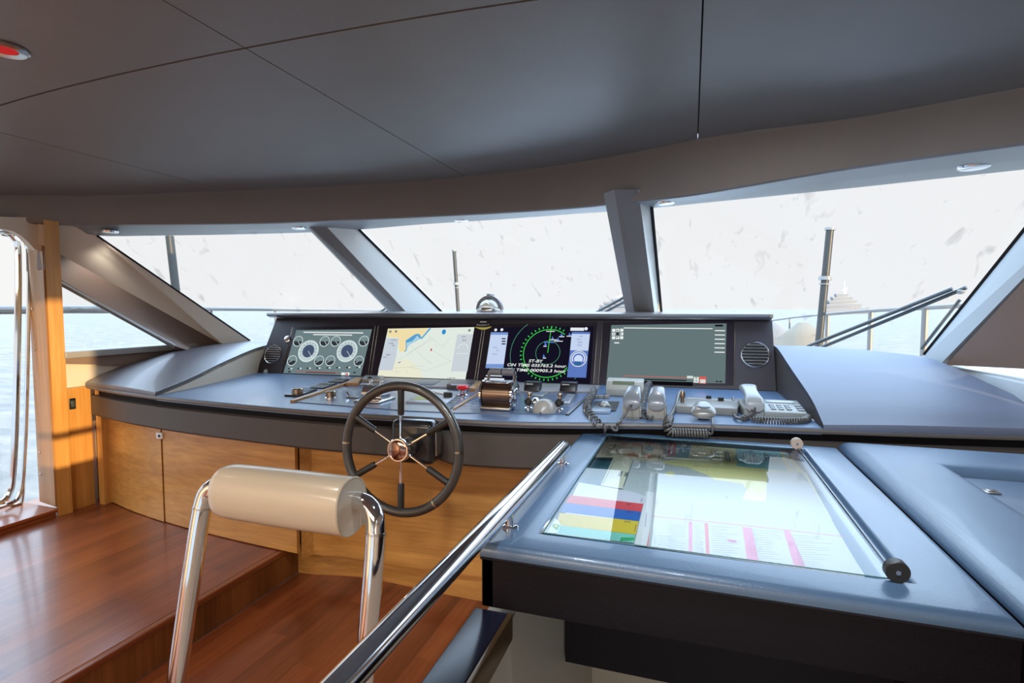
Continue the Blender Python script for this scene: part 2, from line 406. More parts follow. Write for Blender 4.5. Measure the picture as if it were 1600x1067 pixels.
# port corner pillar (beige upper face, brown lower face)
def quadprism(g, pts, n, th, mi=0): g.prism(pts, Vector(n)*th, mi)
Ptl = onx(60, 360, -3.22)
pA = onx(95, 398, -3.22); pB = onx(95, 437, -3.2); pB2 = onx(95, 450, -3.2)
qA = ony(345, 537, 2.98); qTop = ony(391, 533, 3.11); qB = ony(262, 541, 2.55)
g = G(); g.prism([onx(60, 318, -3.22), TL+Vector((0, 0, .16)), TL, BL, BL+Vector((0, 0, -.2)), qA+Vector((-.02, .0, -.10)), qA, pA, onx(60, 380, -3.22)], (-.05, .03, 0))
struct('trim_7', g, M_beige, 'beige face of the port corner pillar')
g = G(); g.prism([onx(70, 384, -3.215), pA, qA, qA+Vector((-.02, .0, -.12)), ony(275, 541, 2.56), pB+Vector((.0, 0, 0)), onx(70, 420, -3.215)], (-.06, .0, 0))
struct('trim_8', g, M_brownp, 'brown suede face of the port corner pillar')
g = G(); g.tube([onx(80, 434, -3.2), pB+Vector((0, 0, -.02)), ony(272, 541, 2.56)], .014, 6)
struct('trim_9', g, M_silver, 'silver trim along the port side window')
g = G(); g.tube([TL+Vector((.0, -.0, 0)), BL], .006, 6); struct('trim_10', g, M_gap, 'black seal of the port windscreen pane')
# port side window: triangular pane in the port wall
sb = onx(265, 540, -3.22)
g = G(); g.face([(-3.25, 1.9, 1.03), (-3.25, 2.75, 1.02), (-3.25, 1.9, 1.55)]); struct('window_4', g, M_glass_clear, 'triangular port side window')
# port wall below and around it
M_sill = mat('grey_sill', (.30, .29, .28), .4)
g = G()
g.box(-3.36, -3.24, 2.04, 3.3, .0, 1.0)
struct('wall_left', g, M_beige)
g = G(); g.box(-3.36, -3.16, 2.0, 3.2, .985, 1.022, .006); struct('trim_11', g, M_sill, 'grey sill under the port side window')
g = G(); g.prism([(-3.235, 2.02, .985), (-3.235, 3.1, .985), (-3.235, 3.1, .90), (-3.235, 2.5, .90), (-3.235, 2.02, .955)], (.03, 0, 0), r=.004); struct('trim_12', g, M_brownp, 'brown strip under the port sill')
# starboard corner pillar
def P3(px, py, y): return ony(px, py, y)
g = G()
a0 = TR+(TR-BR).normalized()*.1; a1 = BR+(BR-TR).normalized()*.06
b0 = ony(1640, 392, 2.30); b1 = ony(1478, 560, 2.95)
b0 = b1+(b0-b1)*1.45
g.prism([a0, a1, b1+(b1-b0).normalized()*.05, b0], (.06, .05, -.02))
struct('trim_13', g, mat('pillar_blue_lit', (.42, .47, .50), .4), 'pale face of the starboard corner pillar')  # blue daylight falling on this face is put into its colour
g = G()
c0 = b0+Vector((.75, -.9, -.05)); c1 = ony(1480, 562, 2.93); c2 = ony(1700, 578, 2.0)
g.prism([b0, b1+Vector((0, 0, -.03)), ony(1760, 584, 2.15), b0+Vector((.5, -1.0, -.1))], (.06, .06, 0))
struct('trim_14', g, M_brownp, 'brown suede panel behind the starboard corner pillar')
g = G(); g.tube([TR, BR], .009, 6); struct('trim_15', g, M_gap, 'black seal of the starboard windscreen pane')
# starboard ledge outboard of the starboard console
g = G(); lp = [ony(1470, 556, 3.05), ony(1700, 582, 2.2), onz(1720, 640, .93), onz(1550, 580, .985)]
g.box(1.16, 1.7, 2.42, 3.3, .90, .985, .01); struct('wall_right', g, mat('pale_ledge', (.46, .52, .56), .4))
# dash shelf between the hood and the glass
g = G(); g.prism([(-3.0, 3.0, 1.0), (-2.7, 3.3, 1.0), (.5, 3.3, 1.0), (BR.x+.1, 3.0, 1.0), (BR.x+.05, 3.25, 1.0), (B2[2].x, B2[2].y+.05, 1.0), (B1[2].x, B1[2].y+.05, 1.0), (-3.05, 3.2, 1.0)], (0, 0, .012))
struct('trim_16', g, M_leather, 'dark shelf between instrument hood and windscreen')

# ---- floors
g = G(); g.box(-1.745, -.40, -4, 2.35, -.05, 0); struct('floor', g, M_floor)
g = G(); g.box(-3.6, -1.775, -4, 2.35, -.05, .15); g.box(-1.7755, -1.745, -4, 2.35, .128, .15, .004); struct('floor_platform', g, M_floor, 'raised port floor of reddish planks').name = 'floor.001'
g = G(); g.box(-1.775, -1.752, -4, 2.3, 0.0, .1275); struct('trim_17', g, M_step, 'ribbed veneer riser of the raised floor')
# port doorway: threshold, jamb, post
g = G(); g.box(-3.75, -3.19, .2, 1.935, .15, .172); g.box(-3.75, -3.175, .2, 1.945, .172, .192, .004); struct('trim_18', g, wood('threshold_wood', srgb(120, 58, 28), srgb(186, 104, 60), 1, .3, coat=.3), 'wooden threshold of the port doorway')
g = G(); g.prism([onz(91, 807, .15), onz(91, 807, .15)+Vector((-.05, .06, 0)), onz(114, 800, .15)+Vector((-.06, 0.03, 0)), onz(114, 800, .15)], (0, 0, 1.56))
struct('trim_19', g, M_maple_v, 'sunlit maple post beside the port doorway')
g = G()
pj = onz(90, 793, .19); pj2 = onz(42, 788, .19)
g.prism([(-3.225, 1.955, .19), (-3.40, 1.985, .19), (-3.40, 2.03, .19), (-3.225, 2.0, .19)], (0, 0, 1.40))
struct('trim_25', g, M_jamb, 'veneered jamb of the port doorway')
for zz in (.42, .30, 1.2, .98): 
    gg = G(); gg.lathe([(.006, 0), (.006, .003), (.003, .005)], T(-3.36, 1.974, zz+.05) @ RX(PI/2), 10)
    sc = obj('screw', gg, M_chrome_r); tag(sc, 'small screw head in the veneered jamb of the port doorway', 'screw', 'jamb screws')
g = G(); g.prism([onz(114, 797, .15), onz(149, 786, .15), onz(149, 786, .15)+Vector((-.02, .03, 0)), onz(114, 797, .15)+Vector((-.04, .02, 0))], (0, 0, .67))
sw = struct('trim_26', g, M_maple_v, 'maple board between door post and console')
# beige corner lintel above the door
g = G(); lx = -3.235
arc = [onx(0-400, 330, lx), onx(-400, 352, lx), onx(0, 357, lx), onx(20, 361, lx), onx(34, 369, lx), onx(45, 379, lx), onx(54, 389, lx), onx(60, 392, lx), onx(66, 392, lx), onx(66, 340, lx)]
g.prism(arc, (-.04, 0, 0)); struct('trim_27', g, M_beige, 'beige lintel over the port doorway')
# chrome framed door leaf standing open in the doorway
dr = thing('door_1', 'chrome framed glass side door at the far left edge', 'door', (-3.42, 1.5, .2)); dr['kind'] = 'structure'; del dr['category']
dx = -3.42
path = [onx(-120, 352, dx), onx(-20, 358, dx), onx(8, 362, dx), onx(22, 372, dx), onx(28, 392, dx), onx(28, 500, dx), onx(25, 640, dx), onx(20, 740, dx), onx(14, 772, dx), onx(0, 786, dx), onx(-40, 800, dx), onx(-120, 830, dx)]
g = G(); g.tube(path, .016, 10, smooth=4); g.tube([p+Vector((.03, .03, -.01)) for p in path], .010, 8, smooth=4)
obj('door_frame', g, M_chrome, dr, 'polished chrome frame')
path2 = [onx(2, 366, dx-.02), onx(32, 372, dx-.02), onx(42, 386, dx-.02), onx(45, 410, dx-.02), onx(40, 640, dx-.02), onx(36, 770, dx-.02), onx(28, 787, dx-.02), onx(8, 790, dx-.02)]
g = G(); g.tube(path2, .008, 8, smooth=4); obj('door_seal', g, M_chrome_r, dr)
g = G(); g.face([(dx-.01, .2, .2), (dx-.01, 1.84, .2), (dx-.01, 1.84, 1.64), (dx-.01, .2, 1.64)]); obj('door_glass', g, M_glass_clear, dr)
# light switch on the board
s0 = (onz(114, 797, .15)+onz(149, 786, .15))/2; s0 = onz(120, 795, .15)
lsw = thing('light_switch', 'small black rocker switch on the maple board beside the door post', 'light switch', (s0.x+.003, s0.y, .735))
dirb = (onz(149, 786, .15)-onz(114, 797, .15)).normalized(); ang = math.atan2(dirb.y, dirb.x)
Ms = T(*lsw.location) @ RZ(ang)
g = G(); g.box(-.016, .016, -.006, .0, -.03, .03, .003, M=Ms); obj('switch_plate', g, M_black, lsw)
g = G(); g.box(-.009, .009, -.010, -.006, -.018, .018, .002, M=Ms); obj('rocker', g, mat('dark_green_rocker', (.05, .07, .06), .3), lsw)
# port wall aft of the door and starboard / aft walls with openings shaped for the light (behind the photographer)
g = G(); g.box(-3.36, -3.24, -4.6, .2, -.05, 2.0); struct('wall_left_aft', g, M_beige)
# lower stairwell beside the chart table
M_stairwall = mat('cream_stair_wall', (.62, .58, .50), .5)
g = G(); g.box(-.395, -.335, -.6, 2.05, -.9, .62); struct('wall_stairs', g, M_stairwall)
g = G(); g.box(-.402, -.333, -.6, .985, .622, .652, .003); struct('trim_28', g, mat('navy_gloss_cap', (.02, .022, .045), .22, spec=.3), 'glossy navy cap on the low wall beside the stairs')
g = G(); g.box(-.333, -.322, -.6, .985, .60, .652, .002); struct('trim_29', g, mat('dark_brass_edge', (.16, .10, .05), .3, metal=.4), 'bronze edging of the low wall cap')
g = G(); g.box(-.335, 1.3, 2.0, 2.06, -.9, .3); struct('wall_stairwell', g, M_stairwall)
for k in range(4):
    g = G(); g.box(-.334, .9, 1.52-.26*k-.3, 1.52-.26*k, -.62+.16*k-.03, -.62+.16*k, .004) if False else g.box(-.334, .9, 1.30+.17*k, 1.52+.17*k, -.30-.16*k, -.27-.16*k, .004)
    tag(obj('stair_tread', g, M_floor), 'reddish wooden stair tread down in the dark stairwell', 'stair', 'stairs going below')
g = G(); g.box(-.334, .9, 1.0, 1.9, -.95, -.9); struct('floor_below', g, M_floor)
M_wallaft = mat('saloon_wall', (.50, .42, .33), .5)
g = G()
g.box(1.32, 1.38, -4.6, -1.0, -.9, 2.0); g.box(1.32, 1.38, -.66, 2.25, -.9, 2.0); g.box(1.32, 1.38, -1.0, -.66, -.9, .72); g.box(1.32, 1.38, -1.0, -.66, 1.84, 2.0)  # narrow slot shaped to let the sun onto the door post
struct('wall_right_aft', g, M_wallaft)
# aft bulkhead of the saloon with a wide unglazed gap shaped to let sky light in
g = G(); g.box(-3.36, -2.7, -4.66, -4.6, -.9, 2.05); g.box(.7, 1.38, -4.66, -4.6, -.9, 2.05); g.box(-2.7, .7, -4.66, -4.6, 1.7, 2.05); g.box(-2.7, .7, -4.66, -4.6, -.9, .1)
struct('wall_back', g, M_wallaft)
g = G(); g.box(-3.7, 1.7, -9, -4.66, 1.75, 1.95); tag(obj('sky_block_overhang', g, M_wallaft), 'unseen overhang added to keep high sky out of the aft opening', 'roof', kind='structure')  # unseen roof slab added to block high sky at the aft opening
# downlights in the soffit
def soffit_at(px, py):
    # intersect with the soffit surface by sampling the header sections
    best = None
    for b, o in zip(B, O):
        for k in range(11):
            p = b.lerp(o, k/10)
            r = ray(px, py); q = r*(p.y/r.y)
            d = (Vector((q.x, q.y, q.z+EYE))-p).length
            if best is None or d < best[0]: best = (d, p)
    return best[1]
dl = None
for (px, py), lab in zip([(175, 363), (456, 357), (727, 344.5), (1044, 316.5), (1530, 259)], ['round chrome downlight in the soffit nearest the maple door post', 'round chrome downlight left of the port mullion', 'round chrome downlight above the compass', 'round chrome downlight right of the starboard mullion', 'round chrome downlight above the starboard windscreen pane near the right edge']):
    p = soffit_at(px, py)
    if dl is None:
        dl = thing('downlight', lab, 'downlight', p, 'recessed downlights in the soffit')
        g = G(); g.lathe([(.038, -.007), (.044, -.004), (.046, .004), (.026, .010), (.026, -.001), (.030, -.006)], T(*p), 28); obj('trim_ring', g, M_chrome, dl)
        g = G(); g.lathe([(.029, -.002), (.026, -.005), (.01, -.006)], T(*p), 20); obj('lens', g, mat('frosted_lens', (.85, .82, .75), .25), dl)
    else: dup(dl, p, lab)
# red warning light high on the ceiling at left
p = onsurf(8, 76, ceilf)
g = thing('ceiling_warning_light', 'round ceiling light with red centre at the upper left edge', 'ceiling light', p)
q = G(); q.lathe([(.056, .0), (.056, -.006), (.048, -.010), (.030, -.006), (.028, 0)], T(*p), 28); obj('trim_ring', q, M_chrome_r, g)
q = G(); q.lathe([(.0295, -.003), (.022, -.009), (.01, -.010)], T(*p), 24); obj('lens', q, emit('red_glow', (.62, .03, .03), .75), g, 'red lens')
# ================================================================ HELM CONSOLE
ZW = .83
front = [(-3.20, 2.125), (-2.85, 2.03), (-2.46, 1.957), (-2.1, 1.915), (-1.80, 1.89), (-1.41, 1.872), (-.94, 1.893), (-.60, 1.925), (-.175, 2.045), (.053, 2.098), (.448, 2.152), (.75, 2.20), (1.074, 2.258), (1.35, 2.31)]
FL = crom([Vector((x, y, 0)) for x, y in front], 5)
def fy(x):
    for a, b in zip(FL, FL[1:]):
        if a.x <= x <= b.x: return a.y+(b.y-a.y)*(x-a.x)/(b.x-a.x)
    return FL[0].y if x < FL[0].x else FL[-1].y
def fpts(x0, x1, off=0, n=40): return [Vector((x0+(x1-x0)*i/n, fy(x0+(x1-x0)*i/n)+off, 0)) for i in range(n+1)]
hc = thing('helm_console', 'long curved dark leather helm console with maple front panels', 'console', (-1.0, 2.5, 0))
def slab(g, x0, x1, off, yb, z0, z1, r=0, mi=0):
    pts = fpts(x0, x1, off)
    poly = [(p.x, p.y, z0) for p in pts]+[(x1, yb, z0), (x0, yb, z0)]
    g.prism(poly, (0, 0, z1-z0), mi, r)
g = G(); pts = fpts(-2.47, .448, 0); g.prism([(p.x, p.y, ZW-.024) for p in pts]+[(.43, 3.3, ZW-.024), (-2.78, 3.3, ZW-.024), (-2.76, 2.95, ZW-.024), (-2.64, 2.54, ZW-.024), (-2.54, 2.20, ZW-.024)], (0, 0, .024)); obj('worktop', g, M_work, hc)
g = G()
pts = fpts(-3.2, 1.35, -.002, 80); g.tube([(p.x, p.y+.006, ZW-.012) for p in pts], .011, 8); obj('worktop_edging', g, mat('worktop_edge_leather', (.13, .115, .11), .4, bump=(300, .2)), hc)
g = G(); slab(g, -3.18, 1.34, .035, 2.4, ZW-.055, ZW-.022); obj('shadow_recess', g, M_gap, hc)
g = G()
def bandz(x): return .655 if x < -.9 else .64
secs = []
for p in fpts(-3.2, 1.34, .018, 80):
    zz = bandz(p.x); secs.append([(p.x, p.y+.30, ZW-.055), (p.x, p.y+.012, ZW-.055), (p.x, p.y, ZW-.062), (p.x, p.y, zz+.01), (p.x, p.y+.008, zz), (p.x, p.y+.30, zz)])
g.loft(secs, True, True); obj('leather_band', g, M_band, hc)
# maple front: separate panels
def mpanel(x0, x1, z0, z1, off, m=M_maple, name='front_panel', lab=None, n=14):
    g = G(); secs = []
    for i in range(n+1):
        x = x0+(x1-x0)*i/n; y = fy(x)+off; secs.append([(x, y+.02, z0), (x, y, z0), (x, y, z1), (x, y+.02, z1)])
    g.loft(secs, True, True); return obj(name, g, m, hc, lab)
d1 = mpanel(-3.14, -2.565, .155, .66, .075, name='door')
mpanel(-2.558, -1.66, .155, .66, .08, name='door')
lk = G(); lp = ony(252, 680, 2.055); lk.box(lp.x-.020, lp.x+.020, lp.y-.004-.01, lp.y+.01, lp.z-.016, lp.z+.016, .003)
obj('latch', lk, M_white, d1, 'white square latch plate')
lk = G(); lk.lathe([(.007, 0), (.007, .004)], T(lp.x+.004, lp.y-.014, lp.z) @ RX(PI/2), 12); obj('latch_hole', lk, M_black, d1)
# inner stretch: set a little further forward, ends above the lower floor
g = G()
def inner(x): return 2.035+.03*min(1, max(0, (x+1.66)/.2))+.05*max(0, (x+1.2))
secs = []
for i in range(25):
    x = -1.66+(1.3)*i/24; y = inner(x); secs.append([(x, y+.03, .12), (x, y, .12), (x, y, .67), (x, y+.03, .67)])
g.loft(secs, True, True); obj('front_panel', g, M_maple, hc)
g = G(); secs = []
for i in range(33):
    x = -1.76+1.4*i/32; y = inner(x)+.045+.02*math.sin((x+1.7)*5.0); secs.append([(x, y+.03, -.0), (x, y, -.0), (x, y, .14), (x, y+.03, .14)])
g.loft(secs, True, True); obj('kick_panel', g, M_maple, hc)
g = G(); g.prism([(-1.66, 1.99, .12), (-1.64, 2.03, .12), (-1.60, 2.08, .12), (-1.70, 2.08, .12)], (0, 0, .54)); obj('corner_post', g, M_maple, hc)
g = G(); g.box(-3.13, .5, 2.22, 2.3, .0, .8); g.box(-3.16, -3.12, 2.14, 3.0, .1, .8); obj('carcass', g, M_maple_v, hc)

# side wings: padded tops that rise toward the windscreen
def wing(side, sec_front, sec_back, n=10, th=.03):
    g = G(); secs = []
    for i in range(n+1):
        t = i/n; a = [p.lerp(q, t) for p, q in zip(sec_front, sec_back)]; secs.append(a)
    return secs
# port wing: control rows front -> back
def ctrl(rows, ku=5, kv=5):
    rows = [crom([Vector(p) for p in r], ku) for r in rows]
    cols = list(zip(*rows)); cols = [crom(list(c), kv) for c in cols]
    return [list(r) for r in zip(*cols)]
pw = thing('port_side_console', 'raised dark leather side console left of the instrument hood', 'side console', (-2.85, 2.5, ZW))
rows = [[(-3.20, 2.125, .845), (-3.0, 2.07, .85), (-2.72, 2.01, .85), (-2.475, 1.962, .845)],
        [(-3.20, 2.30, .905), (-3.02, 2.27, .912), (-2.76, 2.23, .905), (-2.52, 2.20, .885)],
        [(-3.18, 2.62, .975), (-3.03, 2.60, .985), (-2.82, 2.57, .975), (-2.62, 2.54, .945)],
        [(-3.13, 3.00, 1.018), (-3.02, 3.00, 1.020), (-2.88, 2.98, 1.016), (-2.735, 2.95, 1.000)],
        [(-3.10, 3.25, 1.02), (-3.0, 3.25, 1.02), (-2.88, 3.25, 1.02), (-2.74, 3.25, 1.005)]]
S = ctrl(rows); 
def padded(name, S, m, parent, drop=.02):
    g = G(); secs = []
    for r in S:
        d = Vector((0, 0, -drop)); secs.append([r[0]+d+Vector((.0, 0, 0))]+list(r)+[r[-1]+d])
    g.loft(secs, False, False)
    f = [p for p in S[0]]; g.loft([f, [p+Vector((0, -.006, -.012)) for p in f], [p+Vector((0, 0, -.028)) for p in f]], False, False)
    return obj(name, g, m, parent, None, 50)
padded('padded_top', S, M_leather, pw)
edge = [r[-1] for r in S]
g = G(); g.loft([[e+Vector((.0, 0, 0)) for e in edge], [Vector((e.x-.005*0, e.y, ZW-.001)) for e in edge]], False, False)
obj('inner_side', g, mat('tan_cheek', (.72, .61, .47), .4, bump=(260, .15)), pw, 'light tan inner side panel')
g = G(); o_ = [r[0] for r in S]; g.loft([o_, [Vector((e.x, e.y, .62)) for e in o_]], False, False); obj('outer_side', g, M_band, pw)
g = G(); g.tube([e+Vector((0, 0, .001)) for e in edge], .0035, 6); obj('piping', g, M_leather, pw)
swg = thing('starboard_side_console', 'broad raised leather side console right of the instrument hood', 'side console', (.9, 2.7, ZW))
xr0 = [(.452, 2.152, .842), (.70, 2.185, .85), (1.05, 2.25, .85), (1.40, 2.33, .845)]
rows = [xr0,
        [(.448, 2.35, .905), (.72, 2.36, .915), (1.02, 2.36, .905), (1.22, 2.40, .89)],
        [(.43, 2.70, .985), (.70, 2.68, .995), (.98, 2.66, .985), (1.13, 2.63, .955)],
        [(.425, 3.04, 1.045), (.66, 3.02, 1.046), (.90, 2.98, 1.035), (1.06, 2.92, 1.018)],
        [(.425, 3.22, 1.055), (.62, 3.24, 1.053), (.86, 3.22, 1.04), (1.04, 3.16, 1.025)]]
S = ctrl(rows); padded('padded_top', S, mat('wing_leather_sky_tint', (.125, .15, .215), .5, spec=.4, bump=(320, .25), var=(10, .08)), swg)  # sky blue reflected on the wing top is put into this colour
edge = [r[0] for r in S]
g = G(); g.loft([edge, [Vector((e.x, e.y, ZW-.001)) for e in edge]], False, False); obj('inner_side', g, M_band, swg)
g = G(); o_ = [r[-1] for r in S]; g.loft([o_, [Vector((e.x+.02, e.y, .80)) for e in o_]], False, False); obj('outer_side', g, M_leather, swg)

# ================================================================ INSTRUMENT PANEL (tilted)
U = Vector((1, .055, 0)).normalized(); V = Vector((0, .4, 1)).normalized(); N = U.cross(V).normalized()
if N.y > 0: N = -N
O0 = Vector((-1.15, 2.88+(-1.15+2.7)*.055, .83))
def D(px, py):
    r = ray(px, py); e = Vector((0, 0, EYE)); t = (O0-e).dot(N)/r.dot(N); p = e+r*t-O0
    return (p.dot(U), p.dot(V))
def W(u, v, h=0): return O0+U*u+V*v+N*h
def DP(px, py, h=0): u, v = D(px, py); return W(u, v, h)
MD = Matrix(((U.x, V.x, N.x, 0), (U.y, V.y, N.y, 0), (U.z, V.z, N.z, 0), (0, 0, 0, 1)))
u0, _ = D(400, 583); u1, _ = D(1213, 612); vt = D(800, 499)[1]
ip = thing('dashboard', 'dark leather instrument panel with overhanging hood across the helm', 'instrument panel', (O0.x, O0.y, ZW))
# body
g = G()
ub, ut0, ut1 = u0, D(430, 500)[0], D(1204, 500)[0]
def body(u, v): return W(u, v)
prof = [W(ub, 0), W(u1, 0), W(ut1, vt), W(ut0, vt)]
g.prism(prof, (0, .28, -.02)); obj('panel_body', g, M_dash, ip)
# hood
hL, hR = onsurf(417, 494, lambda x, y: 9e9) if False else ony(417, 494.5, 2.93+.0), ony(1207, 494.5, 3.10)
g = G(); z1 = 1.2245
hl = Vector((ony(417, 494, 2.97).x, 2.97, 0)); hr = Vector((ony(1207, 494, 3.12).x, 3.12, 0))
g.loft([[(p.x, p.y, z1-.019), (p.x, p.y-.004, z1-.012), (p.x, p.y, z1-.001), (p.x, p.y+.012, z1), (p.x, p.y+.36, z1+.010), (p.x, p.y+.36, z1-.05), (p.x, p.y+.03, z1-.03)] for p in (hl, hr)], True, True)
obj('hood', g, mat('hood_leather', (.16, .16, .17), .3, spec=.8, coat=.3, bump=(300, .1)), ip)
g = G(); pr = hr+Vector((.001, 0, 0)); g.box(pr.x-.012, pr.x+.002, pr.y-.010, pr.y+.01, z1-.020, z1+.0005, .002); obj('hood_end_cap', g, mat('tan_end', (.35, .30, .22), .4), ip, 'tan end cap')
# glossy modules and seams
def pxpoly(g, pts, h, th=.0006, mi=0): g.prism([DP(x, y, h) for x, y in pts], N*th, mi)
for pts in ([(438, 586), (575, 590), (586, 506), (459, 505)], [(580, 591), (740, 597), (753, 507), (592, 506)], [(745, 598), (926, 604), (931, 507), (757, 507)], [(935, 605), (1146, 610), (1145, 508), (940, 507)]):
    g = G(); pxpoly(g, pts, .0, .004); obj('display_module', g, mat('gloss_bezel', (.022, .016, .024), .22, coat=.3), ip)
for a, b in (((438, 586), (458, 505)), ((575.5, 590), (586, 506)), ((579.5, 591), (591, 506)), ((741, 597), (753, 507)), ((745, 598), (757, 507)), ((927, 604), (932, 507)), ((934.5, 605), (940, 507)), ((1146.5, 610), (1146, 508))):
    g = G(); g.tube([DP(*a, .0035), DP(*b, .0035)], .0016, 6); obj('seam_beading', g, M_bronze, ip, 'thin bronze beading')

# screens -----------------------------------------------------------------
def em(r, g_, b): return emit('glow_%d_%d_%d' % (r, g_, b), srgb(r, g_, b), 1.0)
E_bg = em(108, 128, 132); E_white = em(236, 240, 238); E_black = em(14, 14, 18)
H = [0.0052]
def layer(): H[0] += .0003; return H[0]
def circ(g, c, rv, w, h, a0=0, a1=360, n=48, fill=False, th=.0002):
    """ring (or disc) round the plane point under pixel c; rv = vertical pixel radius"""
    u, v = D(*c); u2, v2 = D(c[0], c[1]-rv); r = v2-v
    if fill:
        g.prism([W(u+r*math.cos(2*PI*k/n), v+r*math.sin(2*PI*k/n), h) for k in range(n)], N*th); return r
    pts = []
    k = max(6, int(n*(a1-a0)/360))
    sec = []
    for i in range(k+1):
        a = math.radians(a0+(a1-a0)*i/k)
        sec.append([W(u+(r-w)*math.cos(a), v+(r-w)*math.sin(a), h), W(u+r*math.cos(a), v+r*math.sin(a), h), W(u+r*math.cos(a), v+r*math.sin(a), h+th), W(u+(r-w)*math.cos(a), v+(r-w)*math.sin(a), h+th)])
    g.loft(sec, True, True); return r
def line(g, a, b, w, h, th=.0002):
    A_, B_ = DP(*a, h), DP(*b, h); d = (B_-A_).normalized(); s = d.cross(N).normalized()*w/2
    g.prism([A_-s, B_-s, B_+s, A_+s], N*th)
def rect(g, x0, y0, x1, y1, h, th=.0002, shear=None):
    """pixel box made parallel to the screen axes"""
    u0_, v0_ = D(x0, y1); _, v1_ = D(x0, y0); u1_, _ = D(x1, y1)
    g.prism([W(u0_, v0_, h), W(u1_, v0_, h), W(u1_, v1_, h), W(u0_, v1_, h)], N*th)
def dtext(s, px, py, hpx, m, par, h, align='LEFT', shear=0, bold=0, sx=1.0, fit=0):
    u, v = D(px, py); _, v2 = D(px, py-hpx); size = (v2-v)/.72
    M = Matrix.Translation(W(u, v, h)) @ MD @ Matrix.Diagonal((sx, 1, 1, 1))
    return text(s, M, size, m, par, 'lettering', align, .00005, shear, bold, fit)
def z8(ox, oy, k=8.0): return lambda X, Y: (ox+X/k, oy+Y/k)
def display(lab, corners, bg):
    p = DP(*corners[0]); t = thing('navigation_display', lab, 'screen', p, 'flat displays in the instrument panel')
    H[0] = .0048; g = G(); g.prism([DP(x, y, .0040) for x, y in corners], N*.0008); obj('screen', g, bg, t); return t
# --- 1 engine gauges
s1 = display('leftmost screen of the helm showing grey page of round engine gauges', [(443, 583), (564, 587), (581, 511), (464, 510)], E_bg)
q = z8(400, 490)
g1, g2, g3, g4, g5, g6 = G(), G(), G(), G(), G(), G()
E_ring = em(214, 228, 228); E_dark = em(46, 54, 62); E_navy = em(70, 84, 112); E_pale = em(190, 205, 208)
dials = [((665, 425), 17, 1), ((1145, 435), 17, 1)]+[((x, y), 8.2, 0) for x, y in ((535, 300), (865, 308), (1002, 310), (1350, 315), (465, 540), (800, 550), (938, 552), (1292, 563))]
proto_s = None
for (X, Y), rv, big in dials:
    c = q(X, Y); gd = G(); r = circ(gd, c, rv, .0, .0050, fill=True)
    dl_ = obj('gauge', gd, E_pale if big else E_dark, s1)
    rr = G(); circ(rr, c, rv, r*.10 if big else r*.13, .0054)
    obj('gauge_ring', rr, E_ring, dl_)
    if big:
        k = G(); circ(k, c, rv*.58, 0, .0054, fill=True); obj('gauge_hub', k, E_navy, dl_)
        k = G(); u, v = D(*c)
        for i in range(11):
            a = math.radians(210-24*i); k.prism([W(u+r*f*math.cos(a+e), v+r*f*math.sin(a+e), .0056) for f, e in ((.66, -.02), (.84, -.02), (.84, .02), (.66, .02))], N*.0002)
        obj('gauge_marks', k, E_navy, dl_)
    else:
        k = G(); u, v = D(*c)
        k.prism([W(u+r*.8*math.cos(a), v+r*.8*math.sin(a), .0054) for a in [PI*i/12 for i in range(13)]], N*.0002)
        obj('gauge_marks', k, em(120, 142, 146), dl_)
    k = G(); u, v = D(*c); dx_, dy_ = (.55, -.62) if Y < 500 else (-.6, -.35)
    A_ = W(u, v, .0058); B_ = W(u+r*dx_, v+r*dy_, .0058); d = (B_-A_).normalized(); s_ = d.cross(N)*.0012
    k.prism([A_-s_, B_-s_, B_+s_, A_+s_], N*.0003); obj('needle', k, E_white, dl_)
k = G()
for x0, x1, y in ((600, 1345, 188), (720, 1205, 220)): rect(k, *q(x0, y-6), *q(x1, y+6), .0050)
for x in (430, 545, 660, 780, 905, 1025, 1150, 1275): rect(k, *q(x+16, 633), *q(x+38, 646), .0050)
rect(k, *q(1070, 700), *q(1115, 762), .0052); rect(k, *q(1122, 702), *q(1172, 764), .0052)
obj('white_marking', k, E_white, s1)
k = G()
for x in (430, 545, 660, 780, 905, 1025, 1150, 1275): rect(k, *q(x-14, 633), *q(x+10, 646), .0051)
for x, y in ((432, 678), (425, 720), (1240, 705), (1258, 753)): rect(k, *q(x-16, y-7), *q(x+16, y+7), .0051)
rect(k, *q(500, 702), *q(1060, 734), .0052); rect(k, *q(640, 680), *q(1010, 692), .0052)
obj('black_marking', k, E_black, s1)
k = G(); rect(k, *q(520, 672), *q(1060, 678), .0053); rect(k, *q(1136, 712), *q(1160, 735), .0056); obj('red_marking', k, em(196, 70, 60), s1)
# --- 2 chart
s2 = display('second screen from the left showing pale sea chart with yellow land', [(590, 588.7), (727.5, 593), (740, 511), (606, 510.6)], em(224, 234, 224))
q = z8(570, 490)
def poly(name, XY, col, t, h): k = G(); pxpoly(k, [q(*p) for p in XY], h, .0002); return obj(name, k, em(*col), t)
poly('yellow_shallows', [(360, 560), (560, 560), (700, 690), (740, 800), (160, 790), (190, 690)], (233, 232, 208), s2, .0050)
poly('deep_water_edge', [(500, 325), (545, 295), (640, 232), (680, 236), (705, 285), (800, 172), (825, 172), (715, 300), (690, 300), (650, 262), (590, 330), (520, 345), (525, 440), (500, 465)], (88, 160, 206), s2, .0052)
poly('shallow_water', [(520, 345), (640, 262), (690, 300), (640, 330), (560, 370), (520, 440)], (170, 208, 226), s2, .0051)
poly('land', [(285, 170), (790, 170), (705, 278), (680, 240), (635, 238), (510, 312), (515, 430), (490, 458), (440, 455), (425, 405), (425, 285), (285, 270)], (240, 222, 170), s2, .0054)
k = G(); u, v = D(*q(983, 220)); 
